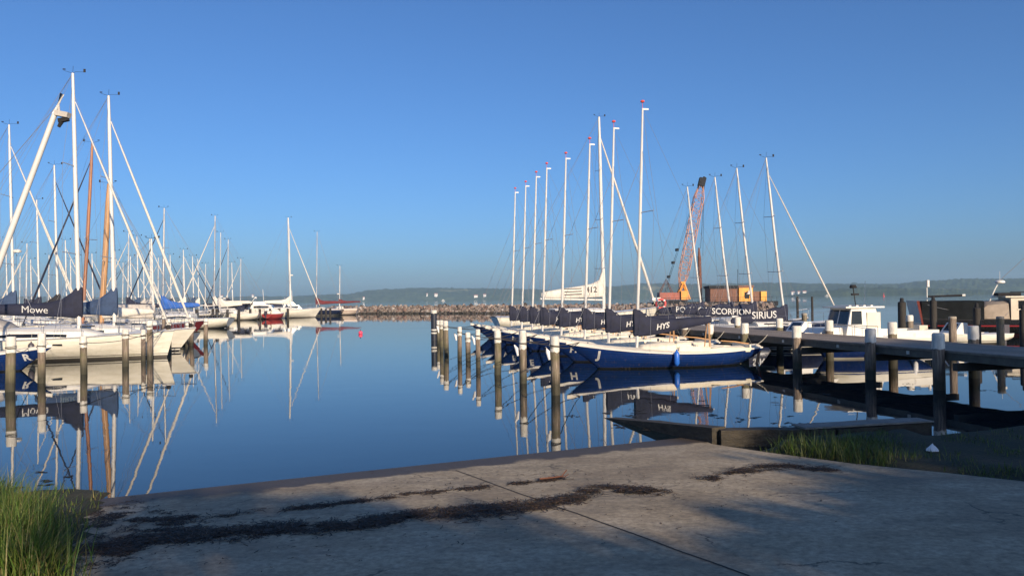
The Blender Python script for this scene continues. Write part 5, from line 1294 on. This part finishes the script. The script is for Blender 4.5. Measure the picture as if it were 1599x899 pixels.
weed('loose scraps of seaweed scattered over the slipway', [(150, 880), (600, 840), (1000, 800), (1200, 760), (800, 740), (500, 770)], 1.6, 420, size=(.02, .07), thick=.004, gate=-.6)
weed('thin spread of rotting weed and soil beside the left grass', [(95, 800), (190, 806), (300, 832), (130, 872), (230, 850)], .75, 8000, size=(.03, .1), thick=.01, gate=.02)
# weed floating on the water
mb = MB(); tints = []
for (u, v, su, sv, n_) in ((960, 648, 30, 3, 60), (1010, 664, 25, 4, 60), (1060, 650, 60, 8, 50), (1180, 655, 30, 5, 30), (1250, 662, 20, 3, 25), (70, 745, 40, 8, 40), (1480, 600, 50, 12, 40), (1190, 625, 60, 10, 25)):
    cl_ = [(random.gauss(u, su), random.gauss(v, sv)) for _ in range(5)]
    for _ in range(n_):
        cu_, cv_ = random.choice(cl_); q = flat(random.gauss(cu_, 5), random.gauss(cv_, .8)); l = random.uniform(.02, .07); a = random.uniform(-.5, .5)
        mb.add([(q.x-l, q.y-.02, .004), (q.x, q.y-.03, .006), (q.x+l, q.y+math.sin(a)*.05, .004), (q.x, q.y+.03, .006)], [(0, 1, 2, 3)]); tints += [(.015, .012, .008)]*4
o = mb.build('floating_seaweed', M_WEED, smooth=False, tints=tints); tag(o, 'dark scraps of seaweed drifting on the calm water', 'seaweed', None, 'stuff')
# driftwood twig
tw_ = thing('driftwood_twig', 'small forked reddish twig lying on the sunlit concrete', 'twig', on_ramp(868, 749))
MB().tube([(-.22, 0, .02), (-.05, .02, .03), (.08, .0, .05), (.15, .03, .13)], [.012, .008], 5).build('stem', M_RUST, tw_); MB().tube([(.06, 0, .05), (.12, -.03, .05), (.17, -.05, .09)], [.008, .004], 5).build('side_shoot', M_RUST, tw_)
# crumpled white plastic bag
q = on_ramp(1456, 709); q.z = h_ground(q.x, q.y)
mb = MB(); bm = bmesh.new(); bmesh.ops.create_icosphere(bm, subdivisions=3, radius=1)
vs = []
for v in bm.verts:
    n_ = noise.noise(v.co*2.0+Vector((4, 1, 2)))*.25+noise.noise(v.co*4.5)*.08; z = max(-.1, v.co.z); sc = .09*(1-.72*max(0, z))
    vs.append((v.co.x*sc*(1+n_), v.co.y*sc*(1+n_)*.7, (z*(1+n_*.4))*.1+.02))
mb.add(vs, [[v.index for v in f.verts] for f in bm.faces]); bm.free()
tag(mb.build('plastic_bag', M_PLASTIC, None, q, ang=35), 'crumpled white plastic bag lying in the dark grass on the bank', 'bag')

# ------------------------------------------------------------------ shade trees on the land behind the viewer
def tree(x, y, h, w, label, seed, low=.3, n=2600):
    random.seed(seed); z = h_ground(x, y)
    t = thing('tree', label, 'tree', (x, y, z), 0, 'trees on the land behind the slipway')
    tr = MB(); tr.tube([(0, 0, -.2), (.05, .03, h*.3), (0, .05, h*.62)], [h*.035, h*.012], 8)
    for k in range(7):
        a = k*2.4; b_ = h*(.25+.06*k); tr.tube([(0, 0, b_), (math.cos(a)*w*.22, math.sin(a)*w*.22, b_+h*.12), (math.cos(a)*w*.4, math.sin(a)*w*.4, b_+h*.2)], [h*.012, .02], 5)
    tr.build('trunk', M_BARK, t)
    mb = MB(); tints = []
    lobes = [(random.uniform(-.32, .32)*w, random.uniform(-.32, .32)*w, h*random.uniform(low+.12, .84), random.uniform(.16, .27)*w) for _ in range(18)]
    lobes += [(w*(-.3+.15*k), random.uniform(-.12, .12)*w, h*random.uniform(.8, .87), random.uniform(.15, .2)*w) for k in range(5)]
    for _ in range(n):
        lx, ly, lz, lr = random.choice(lobes); d_ = Vector((random.gauss(0, 1), random.gauss(0, 1), random.gauss(0, 1))).normalized()*lr*random.random()**.4
        c = Vector((lx+d_.x, ly+d_.y, min(h, lz+d_.z*.8))); s_ = random.uniform(.1, .24)
        u1 = Vector((random.gauss(0, 1), random.gauss(0, 1), random.gauss(0, 1))).normalized(); u2 = u1.cross(Vector((random.gauss(0, 1), random.gauss(0, 1), random.gauss(0, 1)))).normalized()
        mb.add([c-u1*s_, c+u2*s_*.5, c+u1*s_, c-u2*s_*.5], [(0, 1, 2, 3)]); tints += [random.choice([(.05, .09, .02), (.07, .11, .025), (.035, .065, .018)])]*4
    mb.build('crown', M_LEAF, t, smooth=False, tints=tints)
lx_, ly_ = -math.sin(R(SUN_AZ)), math.cos(R(SUN_AZ))
def uv_to_xy(u, s): return (u*ly_+s*lx_, u*(-lx_)+s*ly_)     # u across the light, s along it
k_ = 0
ORD = ['first', 'second', 'third', 'fourth', 'fifth', 'sixth', 'seventh', 'eighth', 'ninth', 'tenth', 'eleventh', 'twelfth', 'thirteenth', 'fourteenth', 'fifteenth', 'sixteenth', 'seventeenth', 'eighteenth']
for u, s, h, w in [(-27, -18, 12, 8), (-20, -19, 11, 8), (-14, -20, 8.0, 6.5), (-10, -20, 6.6, 5), (-6, -20.5, 6.6, 4.6), (-2.9, -20, 6.7, 3.0), (.6, -20, 9.2, 3.8), (3.5, -20.4, 8.5, 4.2), (6.2, -20, 8.1, 3.8), (8.6, -20.3, 8.8, 4.2), (12.2, -20, 11.4, 5), (10.9, -24.5, 11.6, 4.6), (14.4, -25, 13.4, 5.5), (18.2, -26, 14.5, 6), (15.8, -21, 13.0, 6), (20.4, -21, 13.4, 7.5), (27, -21, 11.8, 7.5), (34, -17, 14, 8)]:  # tall trees at both ends added to block sky light; heights shaped for shade
    h = (h+1.75)*1.115-1.75
    x, y = uv_to_xy(u, s); k_ += 1
    tree(x, y, h, w, n=(5200 if u > 10 else 3600), label='leafy shade tree behind the slipway, %s of the row' % ORD[k_-1], seed=100+k_)
